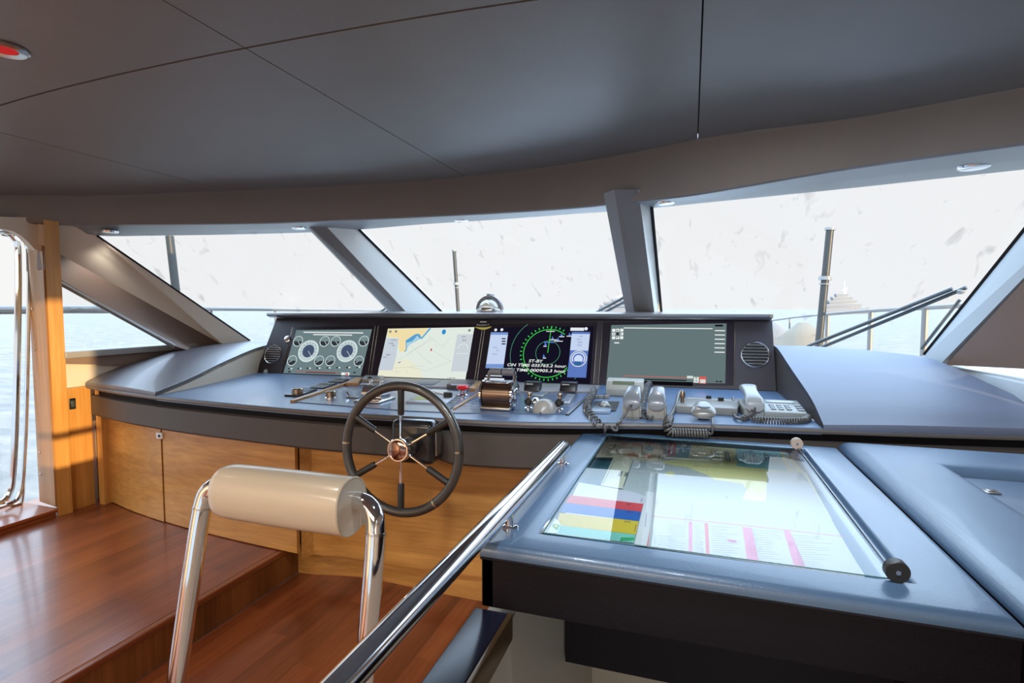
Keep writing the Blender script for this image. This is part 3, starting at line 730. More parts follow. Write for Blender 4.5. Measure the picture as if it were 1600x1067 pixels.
k.prism([W(u+.0128*math.cos(a)*1.0, min(v+.0165*math.sin(a), D(*q(983, 166))[1]), .0056) for a in [2*PI*i/28 for i in range(28)]], N*.0002)
u, v = D(*q(437, 590)); k.prism([W(u+.010*math.cos(a)-.0*math.sin(a), v+.0035*math.sin(a)+.004*math.cos(a), .0056) for a in [2*PI*i/20 for i in range(20)]], N*.0002)
obj('blue_patch', k, em(38, 140, 206), s2)
poly('data_column', [(272, 285), (425, 290), (395, 520), (355, 688), (178, 682)], (198, 208, 218), s2, .0058)
poly('data_column', [(1150, 255), (1345, 258), (1283, 722), (1080, 716)], (200, 210, 216), s2, .0058)
k = G()
for a, b in (((560, 370), (800, 590)), ((640, 430), (860, 290)), ((800, 270), (975, 410)), ((975, 410), (1060, 290)), ((850, 450), (1080, 590)), ((370, 660), (740, 640)), ((560, 655), (740, 690)), ((740, 715), (1080, 590)), ((520, 520), (640, 420)), ((430, 560), (800, 310)), ((370, 705), (450, 710)), ((800, 590), (840, 590)), ((815, 590), (830, 615)), ((600, 625), (595, 655)), ((400, 680), (405, 700)), ((530, 700), (535, 730)), ((885, 375), (895, 405))): line(k, q(*a), q(*b), .0009, .0056)
obj('depth_lines', k, em(150, 164, 172), s2)
k = G(); rect(k, *q(820, 425), *q(836, 455), .0058); obj('red_mark', k, em(200, 40, 50), s2)
k = G(); circ(k, q(1222, 440), 8.6, .0035, .0062, 0, 180); rect(k, *q(1145, 490), *q(1300, 496), .0062); obj('compass_arc', k, em(236, 240, 236), s2)
k = G(); circ(k, q(318, 203), 1.9, 0, .0060, fill=True); circ(k, q(388, 203), 1.9, 0, .0060, fill=True); circ(k, q(1300, 208), 2, 0, .0060, fill=True); obj('toolbar_marking', k, em(120, 128, 128), s2)
Ed = em(50, 58, 70)
for s_, X, Y, h_ in (('114.6', 295, 358, 2.6), ('147°', 335, 388, 2.4), ('0.601', 265, 500, 2.6), ('36.6', 1212, 336, 2.6), ('0 NM', 168, 775, 2.3), ('2.240 NM', 1035, 806, 2.3), ('COG/SOG', 320, 312, 1.6), ('SPEED', 1205, 292, 1.8), ('DEPTH', 232, 528, 1.6)):
    x, y = q(X, Y); dtext(s_, x, y, h_, Ed, s2, .0062)
# --- 3 radar
s3 = display('third screen from the left showing black radar page with green rings', [(762, 598), (922, 603.5), (926, 513), (771, 512)], em(20, 18, 34))
q = z8(740, 480, 6.154)
Eg = em(70, 214, 84); Egd = em(86, 168, 128); Ep = em(196, 212, 240); Epb = em(92, 120, 190)
cc = q(709, 455)
ko = G(); circ(ko, cc, 57, .0022, .0054, 128, 222); circ(ko, cc, 57, .0022, .0054, 318, 331); obj('outer_ring', ko, Egd, s3)
kk = G(); rM = circ(kk, cc, 37.5, .0042, .0054, 52, 325, 90); obj('bearing_ring', kk, Eg, s3, 'bright green bearing ring')
kk = G(); circ(kk, q(708, 450), 18.5, .0022, .0054); obj('inner_ring', kk, Egd, s3)
kk = G(); u, v = D(*cc)
for i in range(60, 331, 9):
    a = math.radians(i); kk.prism([W(u+rM*f*math.cos(a+e), v+rM*f*math.sin(a+e), .0054) for f, e in ((1.05, -.012), (1.13, -.012), (1.13, .02), (1.05, .02))], N*.0002)
obj('bearing_ticks', kk, Eg, s3)
kk = G(); line(kk, q(737, 205), q(707, 452), .0040, .0058); obj('heading_line', kk, Eg, s3, 'bright green heading line')
kk = G()
for x, y, w in ((690, 245, 80), (725, 327, 70), (765, 341, 85), (812, 299, 52), (885, 296, 50), (665, 389, 30), (662, 502, 30)): rect(kk, *q(x, y-3.5), *q(x+w, y+3.5), .0058)
obj('white_marking', kk, E_white, s3)
kk = G()
for x, y in ((752, 318), (805, 330), (838, 288), (915, 285), (685, 375), (672, 488)): pxpoly(kk, [q(x-12, y+8), q(x+14, y+8), q(x-4, y-24)], .0056, .0002)
rect(kk, *q(670, 346), *q(770, 354), .0056)
obj('radar_marking', kk, em(90, 130, 220), s3)
kk = G(); pxpoly(kk, [q(160, 243), q(325, 248), q(285, 592), q(115, 586)], .0056, .0002); obj('data_column', kk, Ep, s3)
kk = G(); pxpoly(kk, [q(160, 243), q(325, 248), q(322, 272), q(157, 267)], .0059, .0002); pxpoly(kk, [q(121, 548), q(290, 552), q(285, 592), q(115, 588)], .0059, .0002); obj('blue_marking', kk, em(120, 150, 210), s3)
kk = G(); pxpoly(kk, [q(935, 255), q(1110, 260), q(1096, 440), q(922, 432)], .0056, .0002); obj('data_column', kk, Ep, s3)
kk = G(); pxpoly(kk, [q(922, 432), q(1096, 440), q(1080, 700), q(897, 692)], .0055, .0002); pxpoly(kk, [q(935, 255), q(1110, 260), q(1108, 280), q(933, 275)], .0059, .0002); obj('blue_marking', kk, Epb, s3)
kk = G(); circ(kk, q(1003, 515), 12.6, .004, .0060); obj('dial_ring', kk, E_white, s3)
kk = G(); circ(kk, q(1003, 515), 10.2, .0075, .0060, -30, 210); circ(kk, q(1003, 520), 6.5, 0, .0060, 0, 360, fill=True); obj('dial_face', kk, em(206, 220, 246), s3)
kk = G(); rect(kk, *q(965, 540), *q(1030, 578), .0064); obj('dial_window', kk, em(50, 100, 150), s3)
kk = G(); rect(kk, *q(920, 214), *q(1050, 244), .0058); circ(kk, q(1070, 228), 2.5, 0, .0058, fill=True); circ(kk, q(205, 222), 2.2, 0, .0058, fill=True); circ(kk, q(264, 221), 2.2, 0, .0058, fill=True); rect(kk, *q(120, 655), *q(275, 664), .0058); rect(kk, *q(105, 680), *q(295, 700), .0058)
obj('label_marking', kk, em(226, 232, 240), s3)
for s_, X, Y, hh in (('ST-BY', 525, 540, 4.6), ('ON TIME 035765.2 hour', 318, 572, 4.5), ('TX TIME 000905.3 hour', 316, 619, 4.5)):
    x, y = q(X, Y); wpx = {'ST-BY': 138}.get(s_, 568)/6.154
    ua, _ = D(x, y); ub_, _ = D(x+wpx, y)
    dtext(s_, x, y, hh, E_white, s3, .0072, shear=.15, bold=.0003, fit=ub_-ua)
Edk = em(70, 86, 140)
for s_, X, Y, hh in (('0.3', 1010, 308, 2.6), ('141.1', 980, 336, 2.6), ('36.6', 995, 364, 2.6), ('170.0', 985, 392, 2.4), ('212.1', 180, 396, 2.4), ('0.3', 215, 428, 2.4), ('141.0', 175, 460, 2.4)):
    x, y = q(X, Y); dtext(s_, x, y, hh, Edk, s3, .0062)
kk = G()
for y in (308, 333, 358): rect(kk, *q(264, y-6), *q(302, y+5), .0061)
obj('black_box_marking', kk, E_black, s3)
# --- 4 grey control page
s4 = display('rightmost screen of the helm showing plain grey page with arrow keys', [(947, 601), (1133, 607), (1133, 513), (953, 512)], em(100, 118, 120))
q = z8(900, 480, 4.0)
kk = G(); rect(kk, *q(290, 145), *q(845, 150), .0052)
for i in range(6): rect(kk, *q(860, 173+27*i), *q(924, 179+27*i), .0052)
rect(kk, *q(233, 236), *q(264, 243), .0052)
for i in range(3):
    for j in range(3):
        if i == 1 and j == 1: continue
        rect(kk, *q(218+25*i, 152+23.5*j), *q(238+25*i, 170+23.5*j), .0052)
obj('key_marking', kk, E_white, s4)
kk = G()
pxpoly(kk, [q(247, 166), q(258, 166), q(252, 156)], .0056, .0002); pxpoly(kk, [q(246, 202), q(257, 202), q(251, 212)], .0056, .0002); pxpoly(kk, [q(232, 180), q(232, 190), q(222, 185)], .0056, .0002); pxpoly(kk, [q(271, 180), q(271, 190), q(281, 185)], .0056, .0002); rect(kk, *q(246, 178), *q(259, 190), .0056)
rect(kk, *q(305, 462), *q(690, 469), .0056); rect(kk, *q(300, 474), *q(730, 496), .0056); rect(kk, *q(860, 139), *q(910, 150), .0056); rect(kk, *q(872, 492), *q(888, 499), .0056); rect(kk, *q(894, 493), *q(912, 500), .0056)
obj('black_marking', kk, E_black, s4)
kk = G(); rect(kk, *q(300, 446), *q(812, 449.5), .0055); rect(kk, *q(296, 448), *q(299, 476), .0055); rect(kk, *q(770, 462), *q(812, 506), .0055); obj('red_frame', kk, em(214, 96, 84), s4)
kk = G(); rect(kk, *q(734, 464), *q(767, 500), .0056); rect(kk, *q(774, 480), *q(808, 503), .0057); rect(kk, *q(692, 456), *q(730, 472), .0057); obj('pale_marking', kk, em(214, 222, 218), s4)
kk = G(); pxpoly(kk, [q(744, 474), q(757, 474), q(750, 466)], .006, .0002); pxpoly(kk, [q(744, 486), q(757, 486), q(750, 494)], .006, .0002); obj('green_marking', kk, em(60, 130, 120), s4)
for s_, X in (('Alarms', 222), ('Nav', 312), ('Engine', 375), ('Fuel', 445), ('Power', 505), ('Tanks', 578), ('Bilge', 655), ('Air', 727), ('Monitor', 790)):
    pass
# ship's badge on the panel
bd = thing('panel_badge', 'small oval badge with yellow crescent between second and third screens', 'badge', DP(755, 508))
q = z8(730, 490, 26.667)
kk = G(); u, v = D(755, 506); kk.prism([W(u+.047*math.cos(a), v+.030*math.sin(a), .0045) for a in [2*PI*i/36 for i in range(36)]], N*.001); obj('badge_plate', kk, mat('badge_dark', (.02, .015, .02), .3), bd)
kk = G(); top = []; bot = []
uc, vc = D(*q(640, 560))
for i in range(25):
    f = i/24; X = 300+680*f; bot.append(q(X, 560+115*math.sin(PI*f)**.8)); top.append(q(X, 545+35*math.sin(PI*f)))
kk.prism([DP(*p, .0058) for p in bot+top[::-1]], N*.0005); obj('yellow_crescent', kk, mat('badge_yellow', (.95, .82, .18), .35), bd, 'yellow crescent')
kk = G(); rect(kk, *q(500, 325), *q(770, 365), .0058); obj('white_bar', kk, mat('badge_white', (.9, .88, .85), .4), bd)
kk = G()
for i, X in enumerate((390, 450, 500, 560, 620, 670, 730, 780, 860)):
    yt = 445 if i not in (0, 8) else 425
    line(kk, q(X-18, 535-8*abs(i-4)), q(X-4, yt), .0013, .0058); line(kk, q(X-4, yt), q(X+14, 520-8*abs(i-4)), .0013, .0058)
line(kk, q(350, 500), q(420, 430), .0013, .0058)
obj('script_lettering', kk, MATS['badge_white'], bd)
# round air vents
def vent(c, rv, lab):
    u, v = D(*c); r = D(c[0], c[1]-rv)[1]-v
    t = thing('air_vent', lab, 'air vent', W(u, v)); 
    M0 = Matrix.Translation(W(u, v, 0)) @ MD
    g = G(); g.lathe([(r, 0), (r, .004), (r*.96, .007), (r*.90, .004), (r*.88, .001)], M0, 40); obj('vent_ring', g, M_chrome_r, t)
    g = G(); g.lathe([(r*.9, -.001), (r*.9, .0012)], M0, 36); obj('vent_backing', g, M_black, t)
    for k in range(-3, 4):
        y = k*r*.235; hw = math.sqrt(max(0, (r*.88)**2-y*y))
        g = G(); g.box(-hw, hw, y-r*.035, y+r*.035, .001, .006, .0008, 1, M=M0 @ T(0, 0, 0) @ Matrix.Identity(4)); obj('louvre', g, M_chrome_r, t)
    return t
vent((427.5, 546.5), 14.5, 'round louvred air vent at the left end of the instrument panel')
vent((1179, 562.5), 20.5, 'round louvred air vent right of the rightmost screen')
# ignition lock left of screen one, push button below the vent
def onpanel(c): return Matrix.Translation(DP(*c)) @ MD
t = thing('key_switch', 'small chrome switch left of the leftmost screen', 'switch', DP(450.5, 524))
g = G(); g.lathe([(.024, 0), (.024, .010), (.018, .014), (.012, .014), (.010, .004), (.002, .004)], onpanel((450.5, 524)), 24); obj('bezel', g, M_chrome, t)
g = G(); g.box(-.003, .003, -.010, .010, .004, .018, .001, M=onpanel((450.5, 524)) @ RZ(.6)); obj('key', g, M_chrome_r, t)
t = thing('push_button', 'pale round push button below the left air vent', 'button', DP(418, 574))
g = G(); g.lathe([(.017, 0), (.017, .008), (.012, .010), (.001, .010)], onpanel((418, 574)), 20); obj('bezel', g, M_chrome_r, t)
g = G(); g.lathe([(.010, .008), (.010, .014), (.004, .016)], onpanel((418, 574)), 16); obj('button_cap', g, mat('pale_blue_cap', (.5, .62, .68), .3), t)
# panel foot beading
g = G(); g.tube([W(u0, .000, .004), W(u1, .000, .004)], .003, 8); obj('foot_beading', g, M_black, ip)
# ================================================================ ON THE WORKTOP
def wz(px, py, z=ZW): return onz(px, py, z)
# raised blue-grey switch panels set into the worktop, divided by wooden/bronze strips
def platepx(g, pts, z0=ZW, th=.006, mi=0, r=0): g.prism([wz(x, y) for x, y in pts], (0, 0, th), mi, r)
cp = thing('control_panel', 'blue laminate control panel on the worktop behind the wheel', 'control panel', wz(590, 620))
g = G(); platepx(g, [(462, 629), (560, 600), (745, 608), (768, 613), (690, 645), (640, 643)], th=.004); obj('panel_plate', g, M_panelblue, cp)
g = G(); 
for X, Y in ((845, 245), (880, 225), (920, 215), (950, 240), (1000, 205), (1040, 212), (1180, 255), (1215, 235), (1260, 220), (1290, 240)):
    x, y = 430+X/9.41, 585+Y/9.41; a = wz(x, y, ZW+.004)
    g.box(a.x-.012, a.x+.012, a.y-.002, a.y+.002, a.z, a.z+.0003)
for x, y in ((700, 629), (712, 626), (722, 612), (690, 613), (508, 628), (730, 632), (742, 634), (732, 636), (746, 630), (625, 612), (634, 610)):
    a = wz(x, y, ZW+.004); g.box(a.x-.014, a.x+.014, a.y-.002, a.y+.002, a.z, a.z+.0003)
obj('legend_marks', g, M_white, cp)
cp2 = thing('control_panel', 'blue laminate control panel around the engine throttle and joystick', 'control panel', wz(830, 640))
g = G(); platepx(g, [(700, 646), (772, 613), (930, 614), (884, 648)], th=.004); obj('panel_plate', g, M_panelblue, cp2)
g = G(); 
for x, y in ((733, 632), (744, 633), (731, 636), (743, 637), (805, 621)): 
    a = wz(x, y, ZW+.004); g.box(a.x-.012, a.x+.012, a.y-.002, a.y+.002, a.z, a.z+.0003)
obj('legend_marks', g, M_white, cp2)
def strip(lab, a, b, w, h, m, cat='divider strip'):
    A_, B_ = wz(*a), wz(*b); d = (B_-A_).normalized(); s = Vector((d.y, -d.x, 0))*w/2
    g = G(); g.prism([A_-s, B_-s, B_+s, A_+s], (0, 0, h), r=.001); return tag(obj('divider_strip', g, m), lab, cat)
M_lip = wood('lip_wood', srgb(150, 104, 62), srgb(200, 156, 104), 1, .35)
strip('light wooden divider strip left of the switch panel behind the wheel', (457, 629), (556, 596), .022, .012, M_lip)
strip('light wooden divider strip ending beside the engine throttle', (709, 641), (766, 605), .010, .010, M_lip)
strip('dark divider strip between throttle panel and radio handsets', (886, 649), (936, 604), .014, .006, M_black)
w = G(); w.prism([wz(540, 603), wz(556, 594.5), wz(566, 594.5), wz(559, 604)], (0, 0, .02), r=.002)
tag(obj('wooden_block', w, M_lip), 'small light wooden block at the far end of the left divider strip', 'block')
w = G(); w.prism([wz(733, 612), wz(745, 601), wz(754, 601), wz(742, 613)], (0, 0, .02), r=.002)
tag(obj('wooden_block', w, M_lip), 'small light wooden block left of the engine throttle', 'block')
# grey ledge along the foot of the panel carrying small modules
lg = G(); lg.prism([wz(562, 604), wz(575, 592), wz(752, 598), wz(745, 609)], (0, 0, .012), r=.002)
tag(obj('equipment_ledge', lg, mat('ledge_grey', (.26, .25, .26), .4)), 'grey ledge behind the wheel under the second screen', 'ledge')
lg = G(); lg.prism([wz(772, 614), wz(792, 600), wz(938, 605), wz(930, 615)], (0, 0, .012), r=.002)
tag(obj('equipment_ledge', lg, MATS['ledge_grey']), 'grey ledge under the radar screen', 'ledge')
def module(name, lab, cat, pts, h, m, r=.003, ztop=None):
    a = sum((wz(*p) for p in pts), Vector())/len(pts); t = thing(name, lab, cat, (a.x, a.y, ZW))
    g = G(); g.prism([wz(*p) for p in pts], (0, 0, h), r=r); obj('body', g, m, t); return t
def on_top(g, pts, z, th=.001): g.prism([onz(x, y, z) for x, y in pts], (0, 0, th))
# keypads at left
t = module('keypad', 'dark keypad with knob, nearest of three by the left wooden strip', 'keypad', [(444, 619.5), (468, 620), (496, 610), (473, 608.5)], .010, M_black)
g = G(); g.lathe([(.026, 0), (.026, .022), (.022, .026), (.001, .026)], T(*(wz(465, 618)+Vector((0, 0, .01)))), 20); obj('knob', g, M_bronze, t)
g = G(); on_top(g, [(473, 612), (488, 609.5), (480, 608), (467, 610)], ZW+.0105); obj('key_field', g, M_panelblue, t)
for i, (lab, pts) in enumerate((('dark keypad with grey keys, middle of three by the left wooden strip', [(484, 607), (507, 607.5), (527, 600.5), (505, 599)]), ('dark keypad with grey keys, farthest of three by the left wooden strip', [(512, 598.5), (534, 599), (546, 593.5), (529, 592)]))):
    t = module('keypad', lab, 'keypad', pts, .008, M_black)
    a, b, c, d = [wz(*p)+Vector((0, 0, .0085)) for p in pts]
    g = G()
    for u_ in range(4):
        for v_ in range(2):
            def bl(u, v): return a.lerp(b, u).lerp(d.lerp(c, u), v)
            p = [bl((u_+.2)/4, (v_+.25)/2), bl((u_+.8)/4, (v_+.25)/2), bl((u_+.8)/4, (v_+.75)/2), bl((u_+.2)/4, (v_+.75)/2)]
            g.prism(p, (0, 0, .002))
    obj('keys', g, M_grey, t)
t = thing('rotary_knob', 'short bronze rotary knob alone on the blue panel left of the wheel', 'knob', wz(517, 623)+Vector((0, 0, .004)))
g = G(); g.lathe([(.029, .004), (.029, .009), (.024, .011)], T(*wz(517, 623)), 24); obj('knob_base', g, M_chrome, t)
g = G(); g.lathe([(.023, .011), (.023, .034), (.020, .037), (.001, .037)], T(*wz(517, 623)), 24); obj('knob_grip', g, M_bronze, t)
t = thing('toggle_switch', 'small silver toggle on the blue panel beside the wheel rim', 'switch', wz(551, 623)+Vector((0, 0, .004)))
g = G(); g.box(-.030, .030, -.012, .012, 0, .007, .003, M=T(*wz(551, 623))@T(0, 0, .004)); obj('switch_plate', g, M_silver, t)
g = G(); g.tube([wz(546, 623)+Vector((0, 0, .010)), wz(543, 621)+Vector((-.005, 0, .024))], .005, 8); obj('lever', g, M_chrome, t)
# twin bow thruster levers behind the wheel rim
t = thing('lever_control', 'small chrome twin lever control seen through the top of the wheel', 'lever control', wz(588, 624))
base = wz(586, 627)
g = G(); g.box(-.065, .065, -.075, .075, .004, .014, .004, M=T(*base)); obj('base_plate', g, M_chrome_r, t)
g = G(); g.lathe([(.001, -.05), (.042, -.05), (.042, .05), (.001, .05)], T(base.x, base.y+.01, base.z+.035) @ RY(PI/2), 20); obj('drum', g, M_chrome, t)
for dx_ in (-.028, .028):
    g = G(); g.tube([base+Vector((dx_, .0, .06)), base+Vector((dx_, .010, .085))], .006, 8); g.ell(base+Vector((dx_, .012, .088)), (.009, .009, .009)); obj('lever', g, M_chrome_r, t)
t = module('connector_box', 'small grey connector box on the ledge at the far left of the wheel', 'connector box', [(566, 601), (571, 595), (600, 596), (596, 602)], .034, M_silver)
c = wz(581, 600); g = G(); g.lathe([(.014, 0), (.014, .012), (.006, .012), (.006, .006)], T(c.x, c.y-.01, c.z+.03) @ RX(PI/2), 16); obj('socket', g, M_black, t)
# rudder display plate reading through the wheel
t = module('instrument_display', 'flat black instrument strip on the ledge above the wheel top', 'display', [(622, 604), (636, 597.5), (688, 599), (676, 606)], .016, mat('navy_plastic', (.05, .06, .12), .3))
x, y = 640, 603.5; 
# small module right of it
t = module('intercom_unit', 'small dark box with pale top at the right end of the grey ledge', 'intercom', [(698, 609), (705, 600), (742, 601.5), (730, 609.5)], .030, mat('intercom_body', (.10, .085, .085), .35))
g = G(); on_top(g, [(704, 602), (706, 600.5), (735, 601.5), (731, 603)], ZW+.0302, .0015); obj('key_field', g, mat('intercom_top', (.25, .27, .4), .3), t)
# engine display keypad module right of wheel top spoke
t = module('autopilot_unit', 'grey framed autopilot unit with pale green display beside the wheel', 'autopilot unit', [(633, 631), (662, 611), (722, 615), (698, 634)], .012, mat('autopilot_body', (.33, .34, .38), .35), .004)
g = G(); on_top(g, [(644, 624), (652, 619), (682, 621), (676, 626)], ZW+.0125); obj('display', g, emit('glow_lcd', srgb(176, 190, 150), .8), t)
g = G(); on_top(g, [(672, 612.5), (676, 610), (700, 611.5), (694, 617)], ZW+.0125, .006); obj('key_field', g, mat('cream_keys', (.62, .62, .56), .4), t)
g = G(); g.lathe([(.021, 0), (.021, .020), (.018, .023), (.001, .023)], T(*(wz(700, 624)+Vector((0, 0, .012)))), 20); obj('knob', g, M_rubber, t)
g = G(); 
for i in range(4): a = onz(706+i*4, 629-i*3.2, ZW+.013); g.box(a.x-.008, a.x+.008, a.y-.012, a.y+.012, a.z, a.z+.003, .001)
obj('side_keys', g, M_black, t)
# emergency stop
p = wz(723, 619)+Vector((0, 0, .004)); t = thing('emergency_button', 'red mushroom push button on the blue panel right of the wheel', 'button', p)
g = G(); g.lathe([(.026, 0), (.026, .004), (.019, .008), (.019, .026)], T(*p), 24); obj('collar', g, M_chrome, t)
g = G(); g.lathe([(.014, .024), (.020, .030), (.030, .034), (.031, .042), (.024, .049), (.001, .052)], T(*p), 28); obj('mushroom_cap', g, M_red, t)
# engine throttle: drum with two levers and a bridging grip
p = wz(779, 640)+Vector((0, 0, .004)); t = thing('engine_throttle', 'bronze and chrome twin engine throttle standing on the console', 'throttle', p)
K = T(*p)
g = G(); g.box(-.066, .066, -.05, .075, 0, .016, .006, M=K); obj('base_plate', g, M_chrome_r, t)
g = G(); g.lathe([(.001, -.062), (.052, -.062), (.056, -.058), (.056, .058), (.052, .062), (.001, .062)], K @ T(0, .012, .058) @ RY(PI/2), 36); obj('drum', g, mat('brushed_dark_bronze', (.22, .15, .11), .28, metal=1), t)
for sx in (-1, 1):
    g = G(); g.lathe([(.001, 0), (.060, 0), (.060, .008), (.05, .012), (.030, .012), (.028, .016), (.001, .016)], K @ T(sx*.063, .012, .058) @ RY(PI/2*sx), 32); obj('end_disc', g, M_chrome, t)
g = G(); g.box(-.05, .05, -.028, .05, .108, .116, .004, M=K); obj('scale_plate', g, M_chrome_r, t)
for sx in (-1, 1):
    g = G(); a = .25
    g.tube([K @ Vector((sx*.060, .015, .060)), K @ Vector((sx*.059, .032, .105)), K @ Vector((sx*.057, .045, .143)), K @ Vector((sx*.050, .048, .153))], .007, 10, smooth=3); lv = obj('lever', g, M_chrome, t)
    g = G(); g.tube([K @ Vector((sx*.053, .048, .150)), K @ Vector((sx*.003, .048, .150))], .016, 14); obj('grip', g, mat('grip_grey', (.16, .15, .16), .3), lv)
# joystick dome
p = wz(850, 644)+Vector((0, 0, .004)); t = thing('joystick', 'grey mouse shaped thruster joystick dome right of the throttle', 'joystick', p)
g = G(); secs = []
for i in range(15):
    f = i/14; yy = -.055+.17*f; hw = .062*math.sin(PI*min(1, .12+.88*f)**.75)**.6*(1-.45*f) if f < 1 else .004
    hw = max(.004, .048*(1-(2*abs(f-.30)/1.42)**2.2)**.7 if f > .3 else .048*(1-((.30-f)/.3001)**2)**.5); hh = hw*1.15*(1-.25*f)+.001
    secs.append([p+Vector((hw*math.cos(a), yy, max(0, hh*math.sin(a)))) for a in [PI*k/12 for k in range(13)]])
g.loft(secs, False, False); 
obj('dome', g, mat('joystick_grey', (.36, .33, .29), .3), t, None, 60)
g = G(); g.ell(p+Vector((-.045, .035, .030)), (.018, .03, .02)); obj('thumb_pad', g, M_chrome_r, t)
def miniknob(px, py, lab):
    p = wz(px, py)+Vector((0, 0, .004)); t = thing('boot_switch', lab, 'switch', p, None)
    g = G(); g.lathe([(.018, 0), (.018, .003), (.010, .006), (.010, .012)], T(*p), 20); obj('collar', g, M_chrome, t)
    g = G(); g.lathe([(.010, .012), (.019, .022), (.019, .036), (.012, .044)], T(*p), 16); obj('rubber_boot', g, M_rubber, t)
    g = G(); g.lathe([(.006, .040), (.006, .052), (.012, .055), (.012, .063), (.006, .066), (.001, .066)], T(*p) @ RX(-.25), 16); obj('tip', g, M_bronze, t)
miniknob(826, 639, 'small rubber boot switch left of the grey joystick dome')
miniknob(874, 641, 'small rubber boot switch right of the grey joystick dome')
for lab, pts in (('slim grey keypad behind the grey joystick dome', [(824, 619), (842, 614), (858, 615), (848, 622)]), ('slim grey keypad right of the grey joystick dome', [(876, 632), (886, 618), (899, 619), (890, 633)])):
    t = module('slim_keypad', lab, 'keypad', pts, .010, M_silver)
    a, b, c, d = [wz(*p)+Vector((0, 0, .0102)) for p in pts]; g = G()
    for k in range(3):
        f0, f1 = .12+.28*k, .3+.28*k
        g.prism([a.lerp(b, f0).lerp(d.lerp(c, f0), .2), a.lerp(b, f1).lerp(d.lerp(c, f1), .2), a.lerp(b, f1).lerp(d.lerp(c, f1), .8), a.lerp(b, f0).lerp(d.lerp(c, f0), .8)], (0, 0, .0015))
    obj('keys', g, mat('key_blue', (.2, .26, .36), .3), t)
for lab, pts in (('black meter on the ledge right of the throttle', [(815, 614), (818, 603), (849, 604), (847, 614.5)]), ('black meter on the ledge left of the coiled microphone cord', [(871, 615), (873, 605.5), (904, 606.5), (903, 616)])):
    pp = [wz(*p) for p in pts]; a = sum(pp, Vector())/4; t = thing('meter', lab, 'meter', a+Vector((0, 0, .012)))
    g = G(); x0, x1 = pp[0].x+.01, pp[1 if False else 3].x-.01; y0 = pp[0].y
    g.prism([(x0, y0, ZW+.012), (x1, y0, ZW+.012), (x1+.0, y0+.02, ZW+.055), (x0+.0, y0+.02, ZW+.055)], (0, .05, 0), r=.003); obj('body', g, M_black, t)
    g = G(); g.prism([(x0+.012, y0-.0005, ZW+.044), (x0+.05, y0-.0005, ZW+.044), (x0+.05, y0+.0025, ZW+.050), (x0+.012, y0+.0025, ZW+.050)], (0, -.001, 0)); obj('label_strip', g, M_lightgrey, t)
# trackball panel
t = module('trackball_panel', 'dark trackball pad on the worktop left of the first radio handset', 'trackball', [(922, 642), (930, 628), (968, 629), (962, 643)], .006, M_black)
p = wz(945, 636)
g = G(); g.lathe([(.026, .006), (.026, .010), (.018, .010)], T(*p), 28); obj('ball_ring', g, M_chrome, t)
g = G(); g.ell(p+Vector((0, 0, .009)), (.020, .020, .018)); obj('ball', g, mat('ball_grey', (.4, .44, .44), .2), t)
g = G(); g.prism([wz(923, 646), wz(926, 641.5), wz(955, 642.5), wz(953, 647)], (0, 0, .012), r=.002); obj('front_key', g, mat('steel_blue', (.25, .33, .45), .35), t)
g = G()
for i in range(3): a = wz(930+9*i, 622.5); g.box(a.x-.012, a.x+.012, a.y-.012, a.y+.012, .83, .846, .002)
obj('rear_keys', g, M_grey, t)
t = thing('radio_display', 'grey radio display unit with green screen behind the first handset', 'radio', wz(965, 614))
a, b = wz(947, 618), wz(985, 619)
g = G(); g.prism([(a.x, a.y, ZW+.0), (b.x, a.y, ZW), (b.x, a.y-.012, ZW+.042), (b.x, a.y+.05, ZW+.085), (a.x, a.y+.05, ZW+.085), (a.x, a.y-.012, ZW+.042)][:0] or [(a.x, a.y, ZW), (a.x, a.y-.014, ZW+.035), (a.x, a.y+.01, ZW+.072), (a.x, a.y+.07, ZW+.082), (a.x, a.y+.07, ZW)], (b.x-a.x+.06, 0, 0), r=.004); obj('body', g, M_lightgrey, t)
g = G(); g.prism([(a.x+.03, a.y-.0072+.004, ZW+.047), (b.x+.02, a.y-.0072+.004, ZW+.047), (b.x+.02, a.y+.0085, ZW+.0722), (a.x+.03, a.y+.0085, ZW+.0722)], (0, -.001, .001)); obj('display', g, mat('lcd_green', (.16, .20, .13), .25), t)
# radio handsets in their cradles
M_hand = mat('handset_grey', (.20, .215, .24), .30, coat=.2)
M_cord = mat('coil_cord', (.09, .085, .08), .35, spec=.7)
def handset(px, py, lab, rz=0):
    p = wz(px, py); t = thing('radio_handset', lab, 'radio handset', p, 'radio handsets on the console'); K = T(*p) @ RZ(rz)
    g = G(); g.loft([[K @ Vector((x*.036*s, y, z)) for x, y in ((-1, y0), (1, y0), (1, y1), (-1, y1))] for s, y0, y1, z in ((1.0, -.03, .05, 0), (1.0, -.03, .055, .03), (.92, -.026, .06, .058))], True, True)
    bmesh.ops.bevel(g.bm, geom=g.bm.edges[:], offset=.007, segments=2, affect='EDGES', clamp_overlap=True); obj('cradle', g, M_silver, t)
    g = G(); S_ = []
    for y, z, hw, hh in [(a_, .70*b_+.0, c_, .8*d_) for a_, b_, c_, d_ in ((-.042, .070, .020, .010), (-.040, .084, .032, .016), (-.020, .106, .034, .020), (.02, .128, .030, .019), (.06, .144, .028, .017), (.085, .148, .024, .014), (.095, .146, .014, .008))]:
        S_.append([K @ Vector((hw*math.copysign(abs(math.cos(a))**.6, math.cos(a)), y, z+hh*math.copysign(abs(math.sin(a))**.6, math.sin(a)))) for a in [2*PI*k/20 for k in range(20)]])
    g.loft(S_, True, True); obj('handset', g, M_hand, t, None, 50)
    return t, K
h1, K1 = handset(988, 652, 'grey radio handset in cradle, left of the pair beside the radio display')
h2, K2 = handset(1026, 654, 'grey radio handset in cradle, right of the pair beside the radio display')
